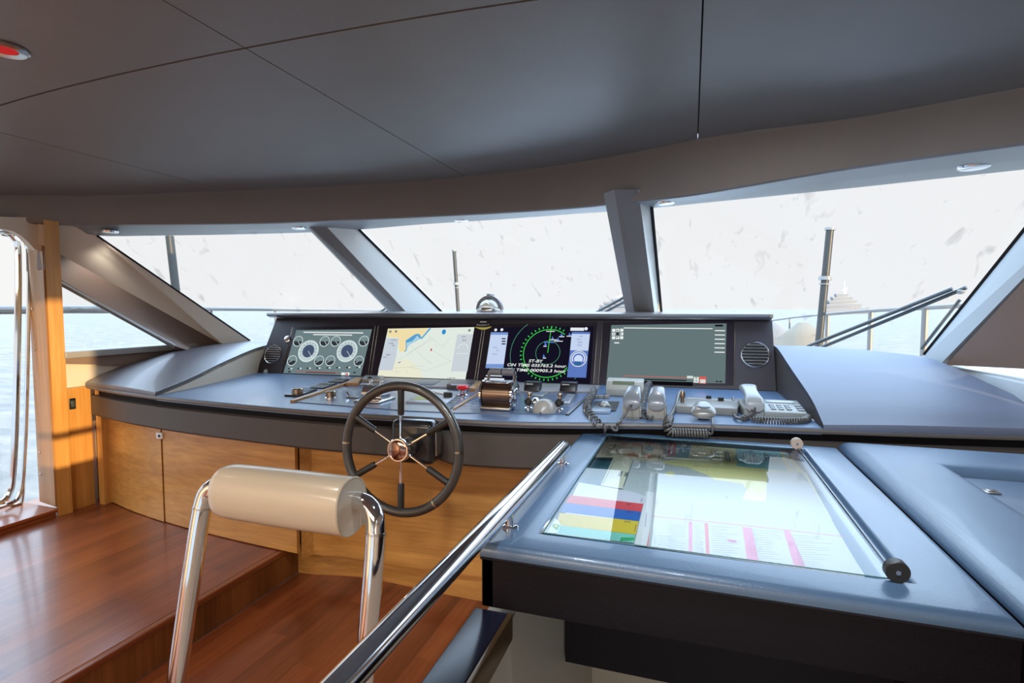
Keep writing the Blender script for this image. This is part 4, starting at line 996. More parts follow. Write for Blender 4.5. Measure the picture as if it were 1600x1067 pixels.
def cord(name, lab, path, R, r, turns, plain=None):
    g = G(); g.coil(path, R, r, turns)
    if plain: g.tube(plain, r*1.3, 8, smooth=5)
    if plain2.get(name+lab): g.tube(plain2[name+lab], r*1.3, 8, smooth=5)
    return tag(obj('coiled_cord', g, M_cord, None, None, 60), lab, 'cord')
plain2 = {}
K1o = K1 @ Vector((0, -.040, .052))
yb = fy(-.25)-.02
# cord 1: from the panel foot down over the front edge and back up to handset 1
c1 = [ony(929, 606, 2.93)+Vector((0, -.02, 0)), wz(926, 622)+Vector((0, 0, .02)), wz(917, 640)+Vector((0, 0, .015)), wz(923, 652)+Vector((0, 0, .008)), ony(938, 664, fy(-.33)-.034), ony(955, 672, fy(-.28)-.036), ony(966, 664, fy(-.25)-.036), ony(971, 655, fy(-.24)-.03)]
g = G(); g.coil(c1, .014, .0046, 27); g.tube([c1[-1], ony(978, 645, fy(-.22)-.02), ony(985, 632, fy(-.2)-.01), K1o], .0042, 8, smooth=5); tag(obj('coiled_cord', g, M_cord, None, None, 60), 'coiled cord hanging over the console edge from the left radio handset', 'cord')
K2o = K2 @ Vector((0, -.040, .052))
c2 = [wz(1018, 607)+Vector((0, 0, .03)), wz(1012, 611)+Vector((0, 0, .03)), wz(1008, 622)+Vector((0, 0, .02)), wz(1003, 640)+Vector((0, 0, .012)), wz(1006, 652)+Vector((0, 0, .010)), wz(1014, 657)+Vector((0, 0, .010))]
g = G(); g.coil(c2, .013, .0042, 24); g.tube([c2[-1], wz(1019, 656)+Vector((0, -.01, .012)), wz(1024, 650)+Vector((0, -.015, .03)), K2o], .0042, 8, smooth=5); tag(obj('coiled_cord', g, M_cord, None, None, 60), 'coiled cord looping between the two radio handsets', 'cord')
# fist microphone on a long low box
t = module('radio_unit', 'long low grey radio box with small knobs left of the telephone', 'radio', [(1058, 646), (1052, 632), (1150, 634), (1160, 650)][:0] or [(1056, 645), (1062, 630), (1158, 634), (1152, 650)], .030, M_grey)
for x, y, s_ in ((1107, 634, .011), (1126, 637, .012)):
    p = wz(x, y)+Vector((0, 0, .03)); g = G(); g.lathe([(s_, 0), (s_, .014), (.001, .014)], T(*p), 14); obj('knob', g, M_black, t)
p = wz(1066, 640)+Vector((0, 0, .03)); g = G(); g.lathe([(.008, 0), (.008, .02), (.011, .022), (.011, .038), (.006, .05), (.001, .05)], T(*p), 14); obj('plug', g, M_bronze, t)
g = G(); a, b = wz(1070, 632), wz(1150, 635); g.box(a.x+.01, b.x-.02, a.y-.03, a.y-.006, ZW+.030, ZW+.032); obj('fascia_strip', g, mat('fascia_pale', (.42, .40, .42), .35), t)
mp_ = wz(1099, 655)+Vector((0, 0, .018)); t = thing('fist_microphone', 'grey fist microphone lying at the front of the long radio box', 'microphone', mp_-Vector((0, 0, .018)))
g = G(); S_ = []
for f, hw, hh in ((-.030, .010, .008), (-.026, .036, .014), (-.012, .047, .018), (.015, .046, .02), (.045, .034, .018), (.062, .022, .012), (.068, .008, .006)):
    S_.append([mp_+Vector((hw*math.cos(a), f, .010+.35*f+hh*math.sin(a))) for a in [2*PI*k/20 for k in range(20)]])
g.loft(S_, True, True); obj('body', g, M_silver, t, None, 60)
g = G(); g.ell(mp_+Vector((0, .012, .030)), (.026, .02, .005)); obj('grille_pad', g, mat('mic_blue', (.3, .38, .5), .3), t)
g = G(); g.box(-.02, .02, -.02, .05, -.018, .004, .004, M=T(*mp_)); obj('rest', g, M_black, t)
e = ony(1113, 689, 2.09)
c3 = [wz(1058, 640)+Vector((0, 0, .02)), wz(1055, 646)+Vector((0, 0, .015)), wz(1047, 655)+Vector((0, -.012, .01)), ony(1043, 664, fy(-.06)-.022), ony(1047, 675, fy(-.06)-.03), ony(1060, 684, fy(-.02)-.03), ony(1085, 687, fy(.02)-.03), ony(1110, 686, fy(.05)-.03)]
c3 = [Vector((q_.x, q_.y, max(q_.z, .80))) for q_ in c3]
g = G(); g.coil(c3[2:], .0135, .0042, 25); g.tube([wz(1065, 630)+Vector((0, 0, .055)), wz(1060, 632)+Vector((0, 0, .045)), wz(1056, 640)+Vector((0, 0, .02)), c3[2]], .0075, 8, smooth=5)
g.tube([c3[-1], ony(1113, 676, fy(.05)-.035), ony(1114, 662, fy(.05)-.02), wz(1110, 652)+Vector((0, 0, .02)), mp_+Vector((.02, -.025, .006))], .004, 8, smooth=5)
tag(obj('coiled_cord', g, M_cord, None, None, 60), 'coiled cord from the fist microphone drooping over the chart table', 'cord')
# telephone
p = wz(1215, 650); t = thing('telephone', 'grey desk telephone with handset at the right end of the worktop', 'telephone', p)
M_tel = mat('telephone_grey', (.27, .29, .28), .38)
a, b = wz(1160, 653), wz(1262, 656); y0 = a.y+.0; w0, w1 = a.x+.005, b.x
K = T(w0, y0+.02, ZW) @ RZ(.06)
Wt = w1-w0
g = G(); g.prism([(0, 0, 0), (0, 0, .026), (0, .16, .050), (0, .17, .0)], (Wt, 0, 0), r=.006, M=K); obj('body', g, M_tel, t)
g = G(); 
def tel(u, v): v *= .9; return (u, v, .0262+.15*v)
for i in range(3):
    for j in range(3): g.prism([tel(.105+.028*i, .030+.026*j), tel(.123+.028*i, .030+.026*j), tel(.123+.028*i, .046+.026*j), tel(.105+.028*i, .046+.026*j)], (0, -.001, .0035), M=K)
for j in range(3): g.prism([tel(.20, .025+.03*j), tel(.222, .025+.03*j), tel(.222, .040+.03*j), tel(.20, .040+.03*j)], (0, -.001, .0035), M=K)
obj('keys', g, mat('tel_keys', (.16, .18, .2), .35), t)
g = G(); g.prism([tel(.10, .125), tel(.205, .125), tel(.205, .155), tel(.10, .155)], (0, -.0006, .002), M=K); obj('display', g, mat('tel_display', (.10, .11, .12), .2), t)
g = G(); g.box(.0, .075, -.012, .17, .0, .040, .006, M=K); obj('cradle', g, M_tel, t)
g = G(); S_ = []
for v, z, hw, hh in [(a_, .026+(b_-.026)*.75, c_, .85*d_) for a_, b_, c_, d_ in ((-.025, .040, .022, .010), (-.024, .055, .034, .018), (.0, .076, .034, .022), (.05, .094, .028, .017), (.10, .108, .027, .016), (.145, .118, .032, .02), (.175, .112, .032, .018), (.182, .10, .02, .012))]:
    S_.append([K @ Vector((.038+hw*math.copysign(abs(math.cos(a_))**.6, math.cos(a_)), v, z+hh*math.copysign(abs(math.sin(a_))**.6, math.sin(a_)))) for a_ in [2*PI*k/20 for k in range(20)]])
g.loft(S_, True, True); obj('handset', g, mat('tel_handset', (.33, .36, .38), .3), t, None, 50)
c4 = [K @ Vector((.038, -.03, .04)), wz(1172, 656)+Vector((0, -.01, .012)), wz(1160, 658)+Vector((0, 0, .012)), wz(1150, 652)+Vector((0, 0, .012)), wz(1147, 640)+Vector((0, 0, .012))]
g = G(); g.coil([K @ Vector((.038, -.03, .045)), wz(1172, 655)+Vector((0, 0, .016)), wz(1158, 660)+Vector((0, 0, .014))], .010, .0032, 9)
g.tube([wz(1158, 660)+Vector((0, 0, .014)), wz(1149, 656)+Vector((0, 0, .012)), wz(1147, 645)+Vector((0, 0, .012)), wz(1145, 634)+Vector((0, 0, .035))], .006, 8, smooth=5)
g.coil([wz(1172, 659)+Vector((0, .0, .011)), wz(1200, 661.5)+Vector((0, 0, .011)), wz(1235, 662.5)+Vector((0, 0, .011)), wz(1257, 661)+Vector((0, 0, .011)), wz(1264, 655)+Vector((0, 0, .011))], .010, .0032, 30)
tag(obj('coiled_cord', g, M_cord, None, None, 60), 'coiled cord lying along the front of the telephone', 'cord')

# ================================================================ STEERING WHEEL
wc = Vector((-1.003, 1.745, .737)); TW = T(*wc) @ RX(-.06)
t = thing('steering_wheel', 'six spoke steering wheel with dark rim and chrome hub', 'steering wheel', wc)
# local frame: wheel disc in XZ plane, axis along Y
RW = .232
g = G(); g.tube([TW @ Vector((RW*math.cos(2*PI*k/72), 0, RW*math.sin(2*PI*k/72))) for k in range(72)], .0175, 16, closed=True); obj('rim', g, mat('wheel_rim_leather', (.045, .04, .035), .30, spec=.8, coat=.3), t)
for k in range(6):
    a = PI/2+k*PI/3+.02; d = Vector((math.cos(a), 0, math.sin(a)))
    g = G(); g.tube([TW @ (d*.036+Vector((0, -.0, 0))), TW @ (d*.132)], .0048, 10); sp = obj('spoke', g, M_chrome, t)
    g = G(); g.tube([TW @ (d*.125), TW @ (d*.131), TW @ (d*(RW-.008))], [.010, .0125, .0125], 12); obj('spoke_sleeve', g, M_rubber, sp)
g = G()
for a in (math.radians(2), math.radians(178), math.radians(-52)):
    p = Vector((RW*math.cos(a), 0, RW*math.sin(a))); tt = Vector((-math.sin(a), 0, math.cos(a)))
    g.tube([TW @ (p-tt*.0035), TW @ (p+tt*.0035)], .0182, 16)
obj('rim_bands', g, mat('band_brass', (.5, .43, .32), .25, metal=1), t)
HB = TW @ RX(PI/2)   # +z of lathe -> -y (towards the helmsman)
g = G(); g.lathe([(.030, -.05), (.040, -.045), (.042, -.01), (.044, .0), (.044, .022), (.041, .026), (.037, .026), (.036, .022)], HB, 40); obj('hub', g, M_chrome, t)
g = G(); g.lathe([(.0365, .020), (.0365, .024), (.030, .0275), (.001, .029)], HB, 40); obj('hub_cap', g, M_hub_reflect, t, 'polished cap tinted with floor reflection')
g = G(); g.tube([HB @ Vector((0, 0, -.04)), HB @ Vector((0, 0, -.13))], .034, 24); obj('column', g, M_rubber, t)
bx = thing('steering_gearbox', 'rounded black steering housing on the leather band behind the wheel', 'steering housing', (-1.0, 1.87, .68))
g = G(); g.box(-1.10, -.915, 1.825, 1.925, .655, .825, .028, 4); obj('housing', g, mat('housing_black', (.02, .019, .02), .22, coat=.3), bx)
g = G(); g.box(-1.095, -.92, 1.86, 1.866, .66, .82, .003) ; g.box(-.918, -.911, 1.85, 1.90, .69, .79, .002); obj('chrome_band', g, M_chrome_r, bx)

# ================================================================ LEANING POST (helm rest)
st = thing('helm_rest', 'standing helm rest with beige vinyl roll on two chrome legs', 'helm seat', (-.93, 1.0, 0))
hl_, hr_ = Vector((-1.125, 1.06, .80)), Vector((-.735, 1.06, .80))
def dsec(x, s=1.0, ex=0):
    # leaning D profile: full round toward the camera, flatter front and foot
    out = []
    for k in range(28):
        a = 2*PI*k/28; c_, s_ = math.cos(a), math.sin(a)
        yy = .058*math.copysign(abs(c_)**.85, c_); zz = .066*math.copysign(abs(s_)**.85, s_)
        if yy > 0: yy *= 1.0
        if zz < 0 and yy > 0: yy *= 1.05
        out.append(Vector((x, 1.055+yy*s-.12*(zz)*0, .795+zz*s)))
    return out
x0, x1 = -1.12, -.735
g = G(); secs = []
for dx_, s_ in ((-.0, .55), (.004, .80), (.014, .93), (.03, .985), (.05, 1.0)): secs.append(dsec(x0+dx_, s_))
for k in range(1, 8): secs.append(dsec(x0+.05+(x1-x0-.06)*k/8, 1.0+.02*math.sin(PI*k/8)))
for dx_, s_ in ((-.012, 1.0), (-.004, .985), (-.001, .965)): secs.append(dsec(x1+dx_, s_))
g.loft(secs, True, True); obj('cushion', g, M_cushion, st, None, 40)
g = G(); ps = dsec(x1-.002, .985); g.tube(ps, .0028, 6, closed=True); obj('piping', g, mat('piping_beige', (.62, .55, .44), .4), st)
g = G(); g.box(x1-.003, x1+.0015, 1.085, 1.105, .735, .79, .002); obj('seam_fold', g, M_cushion, st)
for side in (-1, 1):
    xe = x1 if side > 0 else x0; r_ = .0225
    fx = onx if False else None
    pth = [Vector((xe-side*.02, 1.075, .80)), Vector((xe+side*.012, 1.072, .801)), Vector((xe+side*.038, 1.067, .794)), Vector((xe+side*.056, 1.060, .775)), Vector((xe+side*.063, 1.052, .74)), Vector((xe+side*.066, 1.035, .66)), Vector((xe+side*.068, .985, .42)), Vector((xe+side*.070, .90, .0))]
    g = G(); g.tube(pth[:5], r_, 20, smooth=6); g.tube(pth[4:], r_, 20, smooth=4); obj('leg', g, M_chrome, st)
    g = G(); q_ = pth[4]; dd = (pth[5]-pth[4]).normalized(); g.tube([q_-dd*.003, q_+dd*.003], r_+.0012, 20); obj('weld_collar', g, M_chrome_r, st)
    g = G(); g.lathe([(.045, 0), (.045, .006), (.030, .010), (.001, .010)], T(pth[-1].x, pth[-1].y, 0), 24); obj('foot_flange', g, M_chrome_r, st)

# ================================================================ HANDRAIL
hr = thing('handrail', 'thick polished chrome handrail running along the chart table edge', 'handrail', (-.372, 1.0, .78))
zr = .822; ye = 1.655
g = G(); g.tube([(-.372, -.5, zr), (-.372, ye-.03, zr), (-.371, ye-.01, zr-.001), (-.369, ye+.008, zr-.006), (-.367, ye+.016, zr-.014)], [.0195, .0195, .0193, .016, .006], 32); obj('tube', g, M_chrome, hr)
for y_ in (1.09, 1.60):
    g = G(); g.tube([(-.362, y_, .776), (-.368, y_, zr)], .010, 14); g.lathe([(.018, 0), (.018, .004), (.012, .007)], T(-.362, y_, .7795), 20); obj('bracket', g, M_chrome, hr)

# ================================================================ CHART TABLE
ct = thing('chart_table', 'padded blue-lit leather chart table with dark upholstered front', 'chart table', (.05, 1.5, .65))
TX0, TX1, TY0, TY1 = -.393, .486, .988, 2.09
GX0, GX1, GY0, GY1 = -.292, .372, 1.083, 2.03
ZT = .78
g = G(); rr = .018
def frame_loft(g, z, r):
    # padded frame around the well: profile swept round rectangle, drawn as 4 mitred bars
    o = [(TX0, TY0), (TX1, TY0), (TX1, TY1), (TX0, TY1)]; i_ = [(GX0, GY0), (GX1, GY0), (GX1, GY1), (GX0, GY1)]
    prof = []
    for k in range(7): a = PI-PI/2*k/6; prof.append((0, r*(1-math.sin(a)) if False else 0))
    secs = []
    for (ox, oy), (ix, iy) in zip(o, i_):
        v = Vector((ix-ox, iy-oy, 0)); sec = [Vector((ox, oy, z-.024))]
        sx = math.copysign(1, ix-ox); sy = math.copysign(1, iy-oy)
        for k in range(6):
            a = PI/2*k/5; d = r*(1-math.cos(a)); sec.append(Vector((ox+sx*d, oy+sy*d, z-r+r*math.sin(a))))
        for k in range(6):
            a = PI/2*k/5; d = .008*(1-math.sin(a)); sec.append(Vector((ix-sx*d, iy-sy*d, z-.008+.008*math.cos(a))))
        sec.append(Vector((ix, iy, z-.03))); secs.append(sec)
    secs.append(secs[0]); g.loft(secs, False, False)
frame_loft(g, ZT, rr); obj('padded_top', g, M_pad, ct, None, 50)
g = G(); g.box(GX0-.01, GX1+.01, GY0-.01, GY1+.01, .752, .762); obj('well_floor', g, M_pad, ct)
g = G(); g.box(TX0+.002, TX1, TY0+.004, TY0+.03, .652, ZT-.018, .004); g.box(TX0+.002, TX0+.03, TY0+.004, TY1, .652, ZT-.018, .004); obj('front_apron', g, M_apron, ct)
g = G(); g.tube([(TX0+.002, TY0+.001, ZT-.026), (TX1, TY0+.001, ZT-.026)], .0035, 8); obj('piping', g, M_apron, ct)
g = G()
for i in range(150):
    x = TX0+.02+i*(TX1-TX0-.03)/150; g.box(x, x+.0035, TY0+.0055-.0004, TY0+.0068, ZT-.0075, ZT-.0062)
obj('stitching', g, mat('stitch_thread', (.5, .52, .55), .6), ct, 'pale stitching')
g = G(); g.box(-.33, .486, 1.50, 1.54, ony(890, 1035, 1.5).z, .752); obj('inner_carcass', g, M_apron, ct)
g = G(); g.tube([(TX0-.001, TY0+.02, .66), (TX0-.001, TY0+.02, .72)], .0015, 6); obj('chrome_trim', g, M_chrome, ct)
g = G(); g.box(GX0-.002, GX0+.003, GY0, GY0+.075, .762, .782, .001); obj('inner_edge_strip', g, M_chrome_r, ct)
# padded side table to starboard
sd = thing('side_locker', 'raised padded leather locker top at the right edge with recessed hatch', 'locker', (.9, 1.5, .65))
SX0 = .494; HX0, HY1 = .715, 1.865
g = G(); z = .80
secs = []
o = [(SX0, .55), (1.30, .55), (1.30, 2.12), (SX0, 2.12)]; i_ = [(HX0, .75), (1.22, .75), (1.22, HY1), (HX0, HY1)]
for (ox, oy), (ix, iy) in zip(o, i_):
    sx = math.copysign(1, ix-ox); sy = math.copysign(1, iy-oy); sec = [Vector((ox, oy, z-.034))]
    for k in range(8): a = PI/2*k/7; d = .045*(1-math.cos(a)); sec.append(Vector((ox+sx*d, oy+sy*d, z-.03+.03*math.sin(a))))
    for k in range(6): a = PI/2*k/5; d = .03*(1-math.sin(a)); sec.append(Vector((ix-sx*d, iy-sy*d, z-.015+.015*math.cos(a))))
    sec.append(Vector((ix, iy, z-.04))); secs.append(sec)
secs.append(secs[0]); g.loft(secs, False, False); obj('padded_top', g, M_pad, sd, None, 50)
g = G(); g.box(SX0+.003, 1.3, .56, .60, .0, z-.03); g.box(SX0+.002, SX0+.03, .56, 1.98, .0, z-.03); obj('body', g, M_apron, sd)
g = G(); g.box(HX0+.004, 1.215, .755, HY1-.035, .768, .776, .002); ht = obj('hatch', g, mat('hatch_leather_sky_tint', (.10, .16, .26), .3, spec=.9, coat=.3, bump=(300, .15)), sd)  # hatch leather also carries the reflected sky blue in its colour
g = G(); g.box(HX0+.002, 1.215, HY1-.036, HY1-.006, .762, .769); g.box(HX0-.002, HX0+.003, .75, HY1-.006, .760, .778, .001); obj('hatch_edge', g, M_silver, sd)
p = onz(1544, 768, .777); g = G(); g.prism([p+Vector((-.022, -.018, 0)), p+Vector((.022, -.018, 0)), p+Vector((.022, .018, 0)), p+Vector((-.022, .018, 0))], (0, 0, .003), r=.001); g.box(p.x-.004, p.x+.012, p.y-.010, p.y+.006, p.z+.003, p.z+.006, .001); obj('latch', g, M_chrome_r, ht, 'chrome flush latch')
# papers under the glass ---------------------------------------------------
ZP = [.7626]
def sheet(name, lab, pts, col, cat='chart', h=None, rough=.55):
    ZP[0] += .0005; pp = [onz(x, y, ZP[0]) for x, y in pts]; pp = [Vector((min(max(p.x, GX0+.001), GX1-.001), min(max(p.y, GY0+.001), GY1-.001), p.z)) for p in pp]
    t = thing(name, lab, cat, sum(pp, Vector())/len(pp)); g = G(); g.prism(pp, (0, 0, .0003)); obj('paper', g, mat('paper_%s' % name+str(len(MATS)), col, rough), t); t['z'] = ZP[0]; return t
def mark(t, name, polys, col, dz=.0005):
    g = G()
    for pts in polys:
        pp = [onz(x, y, t['z']+dz) for x, y in pts]; pp = [Vector((min(max(p.x, GX0+.001), GX1-.001), min(max(p.y, GY0+.001), GY1-.001), p.z)) for p in pp]
        g.prism(pp, (0, 0, .0001))
    return obj(name, g, mat('ink_%d_%d_%d' % tuple(int(c*255) for c in col), col, .6), t)
def r4(x0, y0, x1, y1, k=-.42):   # a small box lying in the table's own directions, in crop pixels
    return [(x0, y0), (x1, y0+(x1-x0)*.09), (x1+(y1-y0)*k, y1+(x1-x0)*.09), (x0+(y1-y0)*k, y1)]
A8 = lambda X, Y: (820+X/5.333, 670+Y/5.333)
A5 = lambda X, Y: (820+X/2.5, 660+Y/2.5)
ch = sheet('sea_chart', 'large sea chart with yellow land and pale sea under the table glass', [A8(1150, 60), A5(1012, 98), A5(1100, 235), A5(1320, 605), A8(1020, 985), A8(600, 900), A8(830, 470), A8(910, 255), A8(1135, 260)], srgb(184, 192, 196))
mark(ch, 'land', [[A8(1385, 90), A5(1010, 100), A5(1100, 200), A5(1200, 380), A5(1060, 360), A5(940, 310), A5(850, 300), A5(866, 262), A5(850, 240), A5(790, 230), A5(745, 225), A5(700, 200), A5(640, 178), A5(540, 160), A8(1140, 270), A8(1365, 240)]], srgb(232, 227, 168))
mark(ch, 'sea_patch', [[A5(822, 98), A5(995, 112), A5(1010, 150), A5(1026, 190), A5(930, 180), A5(826, 170), A5(832, 150), A5(818, 140), A5(828, 120)]], srgb(138, 204, 214), .001)
mark(ch, 'title_lettering', [[A5(x, y), A5(x+5, y+1), A5(x+5+w*.2, y+w), A5(x+w*.2, y+w-1)] for x, y, w in ((862, 112, 42), (872, 110, 50), (884, 106, 60), (896, 118, 40), (934, 116, 34), (944, 122, 24), (780, 110, 40), (790, 112, 42), (740, 108, 30), (750, 110, 34), (850, 118, 30))], srgb(96, 128, 136), .0015)
mark(ch, 'island', [[A8(1180+40*math.cos(a)+30, 375+22*math.sin(a)) for a in [2*PI*i/12 for i in range(12)]]], srgb(206, 208, 150), .001)
rnd = random.Random(3); dots = []
for i in range(170):
    X = rnd.uniform(920, 1560); Y = rnd.uniform(300, 520); dots.append([A8(X, Y), A8(X+6, Y+1), A8(X+4, Y+6), A8(X-2, Y+5)])
mark(ch, 'soundings', dots, srgb(158, 170, 180), .0008)['kind'] = 'stuff'
mark(ch, 'margin', [[A5(1000, 108), A5(1012, 109), A5(1062, 190), A5(1050, 190)], [A5(1062, 200), A5(1075, 200), A5(1330, 600), A5(1316, 600)]], srgb(214, 220, 218), .001)
fl = sheet('flow_chart_page', 'cream page with pink boxes at the back left of the table', [A8(680, 45), A8(1160, 92), A8(1135, 275), A8(560, 235)], srgb(226, 218, 190), 'document')
mark(fl, 'pink_boxes', [[A8(*p) for p in ((790, 108), (865, 112), (862, 134), (786, 130))], [A8(*p) for p in ((895, 116), (975, 121), (970, 144), (890, 139))], [A8(*p) for p in ((865, 203), (945, 208), (940, 234), (860, 230))], [A8(*p) for p in ((985, 213), (1062, 218), (1056, 244), (980, 240))]], srgb(232, 160, 140))
mark(fl, 'orange_box', [[A8(*p) for p in ((1010, 82), (1090, 88), (1084, 130), (1003, 124))]], srgb(226, 150, 96))
mark(fl, 'blue_boxes', [[A8(*p) for p in ((895, 155), (950, 158), (945, 180), (890, 177))], [A8(*p) for p in ((1010, 145), (1075, 150), (1066, 200), (1000, 194))]], srgb(150, 206, 206))
lines = []
for a, b in (((760, 118), (790, 120)), ((760, 118), (715, 225)), ((752, 152), (900, 158)), ((722, 208), (865, 212)), ((865, 122), (895, 126)), ((975, 130), (978, 180)), ((1042, 130), (1035, 150)), ((912, 182), (905, 205)), ((1025, 196), (1020, 215)), ((960, 158), (1005, 162)), ((895, 70), (885, 105)), ((1150, 90), (1115, 265))):
    lines.append([A8(a[0]-3, a[1]-1), A8(a[0]+3, a[1]+1), A8(b[0]+3, b[1]+2), A8(b[0]-3, b[1])])
mark(fl, 'black_lines', lines, srgb(60, 60, 64))
rb = sheet('safety_card', 'small red and blue printed card near the back of the table', [A8(1165, 92), A8(1388, 108), A8(1366, 245), A8(1148, 222)], srgb(206, 220, 230), 'card')
mark(rb, 'red_field', [[A8(*p) for p in ((1208, 102), (1268, 108), (1256, 230), (1192, 222))]], srgb(222, 44, 66))
mark(rb, 'blue_field', [[A8(*p) for p in ((1268, 108), (1380, 116), (1362, 240), (1256, 230))]], srgb(70, 168, 206))
mark(rb, 'white_keys', [[A8(*p) for p in ((1310, 122), (1350, 125), (1345, 150), (1305, 147))], [A8(*p) for p in ((1262, 160), (1285, 162), (1278, 205), (1256, 203))], [A8(*p) for p in ((1220, 130), (1236, 131), (1222, 200), (1206, 199))]], srgb(228, 232, 236), .001)
tl = sheet('teal_folder', 'dark teal folder lying at the left side under the glass', [A8(565, 235), A8(740, 252), A8(632, 470), A8(425, 440)], srgb(34, 92, 108), 'folder')
mark(tl, 'dark_edge', [[A8(*p) for p in ((570, 235), (740, 240), (735, 268), (580, 262))]], srgb(20, 56, 66))
cs = sheet('cream_page', 'narrow cream page between teal folder and sea chart', [A8(735, 245), A8(908, 258), A8(815, 500), A8(632, 470)], srgb(214, 214, 194), 'document')
mark(cs, 'grey_stamps', [[A8(*p) for p in ((792, 352), (820, 354), (800, 398), (772, 395))], [A8(*p) for p in ((838, 362), (862, 364), (850, 398), (824, 394))]], srgb(120, 126, 126))
mark(cs, 'fold_lines', [[A8(900, 258), A8(908, 258), A8(822, 482), A8(816, 482)], [A8(745, 262), A8(749, 262), A8(650, 466), A8(644, 466)]], srgb(110, 118, 122))
tb_ = sheet('colour_code_card', 'card with red, blue, yellow and green bands at the front left of the table', [A8(400, 440), A8(880, 520), A8(1003, 560), A8(905, 952), A8(260, 878)], srgb(206, 208, 220), 'card')
def band(y0a, y0b, y1a, y1b, x0a, x1a, x0b, x1b): return [[A8(x0a, y0a), A8(x1a, y0b), A8(x1b, y1b), A8(x0b, y1a)]]
mark(tb_, 'red_band', band(548, 625, 612, 690, 340, 988, 300, 970), srgb(206, 66, 74))
mark(tb_, 'blue_band', band(612, 690, 690, 770, 318, 970, 290, 950), srgb(24, 96, 176))
mark(tb_, 'yellow_band', band(700, 768, 800, 882, 290, 950, 262, 925), srgb(206, 180, 52))
mark(tb_, 'green_band', band(800, 880, 866, 950, 265, 925, 240, 906), srgb(120, 190, 180))
mark(tb_, 'green_mark', [[A8(800, 905), A8(915, 905), A8(912, 925), A8(796, 935)]], srgb(40, 160, 100), .001)
mark(tb_, 'small_lettering', [[A8(x, y), A8(x+5, y+1), A8(x+2, y+14), A8(x-3, y+13)] for x, y in [(850+12*i, 622+i) for i in range(3)]+[(850+12*i, 682+i) for i in range(5)]+[(835+14*i, 765+i) for i in range(4)]+[(975, 580), (968, 595), (925, 800), (920, 820), (915, 840), (948, 690), (944, 705)]], srgb(60, 40, 60), .0012)
wl = sheet('white_strip_page', 'white page with red edge between colour card and striped sheet', [A8(1012, 520), A8(1080, 530), A8(1028, 985), A8(915, 962)], srgb(214, 216, 220), 'document')
mark(wl, 'red_edge', [[A8(1052, 782), A8(1062, 784), A8(1034, 985), A8(1016, 982)]], srgb(226, 50, 66))
mark(wl, 'lettering', [[A8(1008-.13*i*6, 700+i*10), A8(1018-.13*i*6, 701+i*10), A8(1017-.13*i*6, 706+i*10), A8(1007-.13*i*6, 705+i*10)] for i in range(12)], srgb(120, 124, 140))
ws = sheet('striped_sheet', 'white sheet with pink stripes at the front right of the table', [A5(508, 268), A5(942, 312), A5(948, 188), A5(1090, 196), A5(1330, 606), A5(480, 488)], srgb(190, 192, 198), 'document')
def ln5(p, q_, w): return [A5(p[0], p[1]-w), A5(q_[0], q_[1]-w), A5(q_[0], q_[1]+w), A5(p[0], p[1]+w)]
mark(ws, 'pink_line', [ln5((500, 366), (880, 404), 1.2), ln5((880, 404), (1250, 446), 1.2)], srgb(206, 120, 150))
mark(ws, 'pink_stripes', [[A5(640, 388), A5(655, 390), A5(654, 505), A5(640, 504)], [A5(850, 408), A5(886, 412), A5(914, 543), A5(868, 535)], [A5(1010, 420), A5(1036, 424), A5(1098, 565), A5(1052, 560)], [A5(1110, 215), A5(1118, 215), A5(1180, 400), A5(1150, 400)][:0] or [A5(790, 455), A5(828, 460), A5(825, 470), A5(800, 468)]], srgb(206, 120, 152))
mark(ws, 'red_stripe', [[A5(702, 392), A5(716, 394), A5(722, 516), A5(708, 514)]], srgb(206, 96, 110))
txt = []
rnd = random.Random(5)
for X0, X1, Ya, Yb in ((560, 635, 395, 500), (660, 700, 400, 505), (725, 845, 405, 520), (890, 1010, 420, 530), (520, 600, 440, 485), (1045, 1200, 440, 560)):
    for Y in range(Ya, Yb, 9):
        x1_ = X0+(X1-X0)*rnd.uniform(.5, .95); sh = (Y-Ya)*.25*((X0-550)/500); txt.append([A5(X0+sh, Y), A5(x1_+sh, Y+5), A5(x1_+sh, Y+7), A5(X0+sh, Y+2)])
mark(ws, 'text_lines', txt, srgb(160, 162, 174)); 
gp = sheet('green_leaflet', 'tiny leaflet with green and yellow mark at the front left corner', [A8(225, 738), A8(300, 792), A8(270, 872), A8(150, 862)], srgb(222, 228, 226), 'leaflet')
mark(gp, 'green_mark', [[A8(235, 790), A8(295, 800), A8(268, 845), A8(230, 815)]], srgb(60, 150, 60))
mark(gp, 'yellow_mark', [[A8(248, 800), A8(280, 803), A8(268, 822), A8(244, 815)]], srgb(214, 200, 80), .001)
# the glass lid and its hinge rod
gl = thing('glass_lid', 'glass plate covering the charts on the table', 'glass lid', ((GX0+GX1)/2, (GY0+GY1)/2, .776))
g = G(); g.face([(GX0+.004, GY0+.003, .7795), (GX1-.028, GY0+.003, .7795), (GX1-.028, GY1-.004, .7795), (GX0+.004, GY1-.004, .7795)]); obj('pane', g, M_tableglass, gl)
g = G()
for a, b in (((GX0+.004, GY0+.003), (GX1-.028, GY0+.003)), ((GX0+.004, GY0+.003), (GX0+.004, GY1-.004)), ((GX0+.004, GY1-.004), (GX1-.028, GY1-.004))): g.tube([(*a, .7793), (*b, .7793)], .0012, 6)
obj('polished_edge', g, mat('glass_edge', (.10, .24, .24), .15), gl, 'dark green glass edge')
g = G(); g.tube([(GX1-.022, GY0+.0, .783), (GX1-.022, GY1-.01, .783)], .0035, 10); obj('hinge_rod', g, mat('rod_dark', (.10, .12, .14), .15, metal=.8), gl)
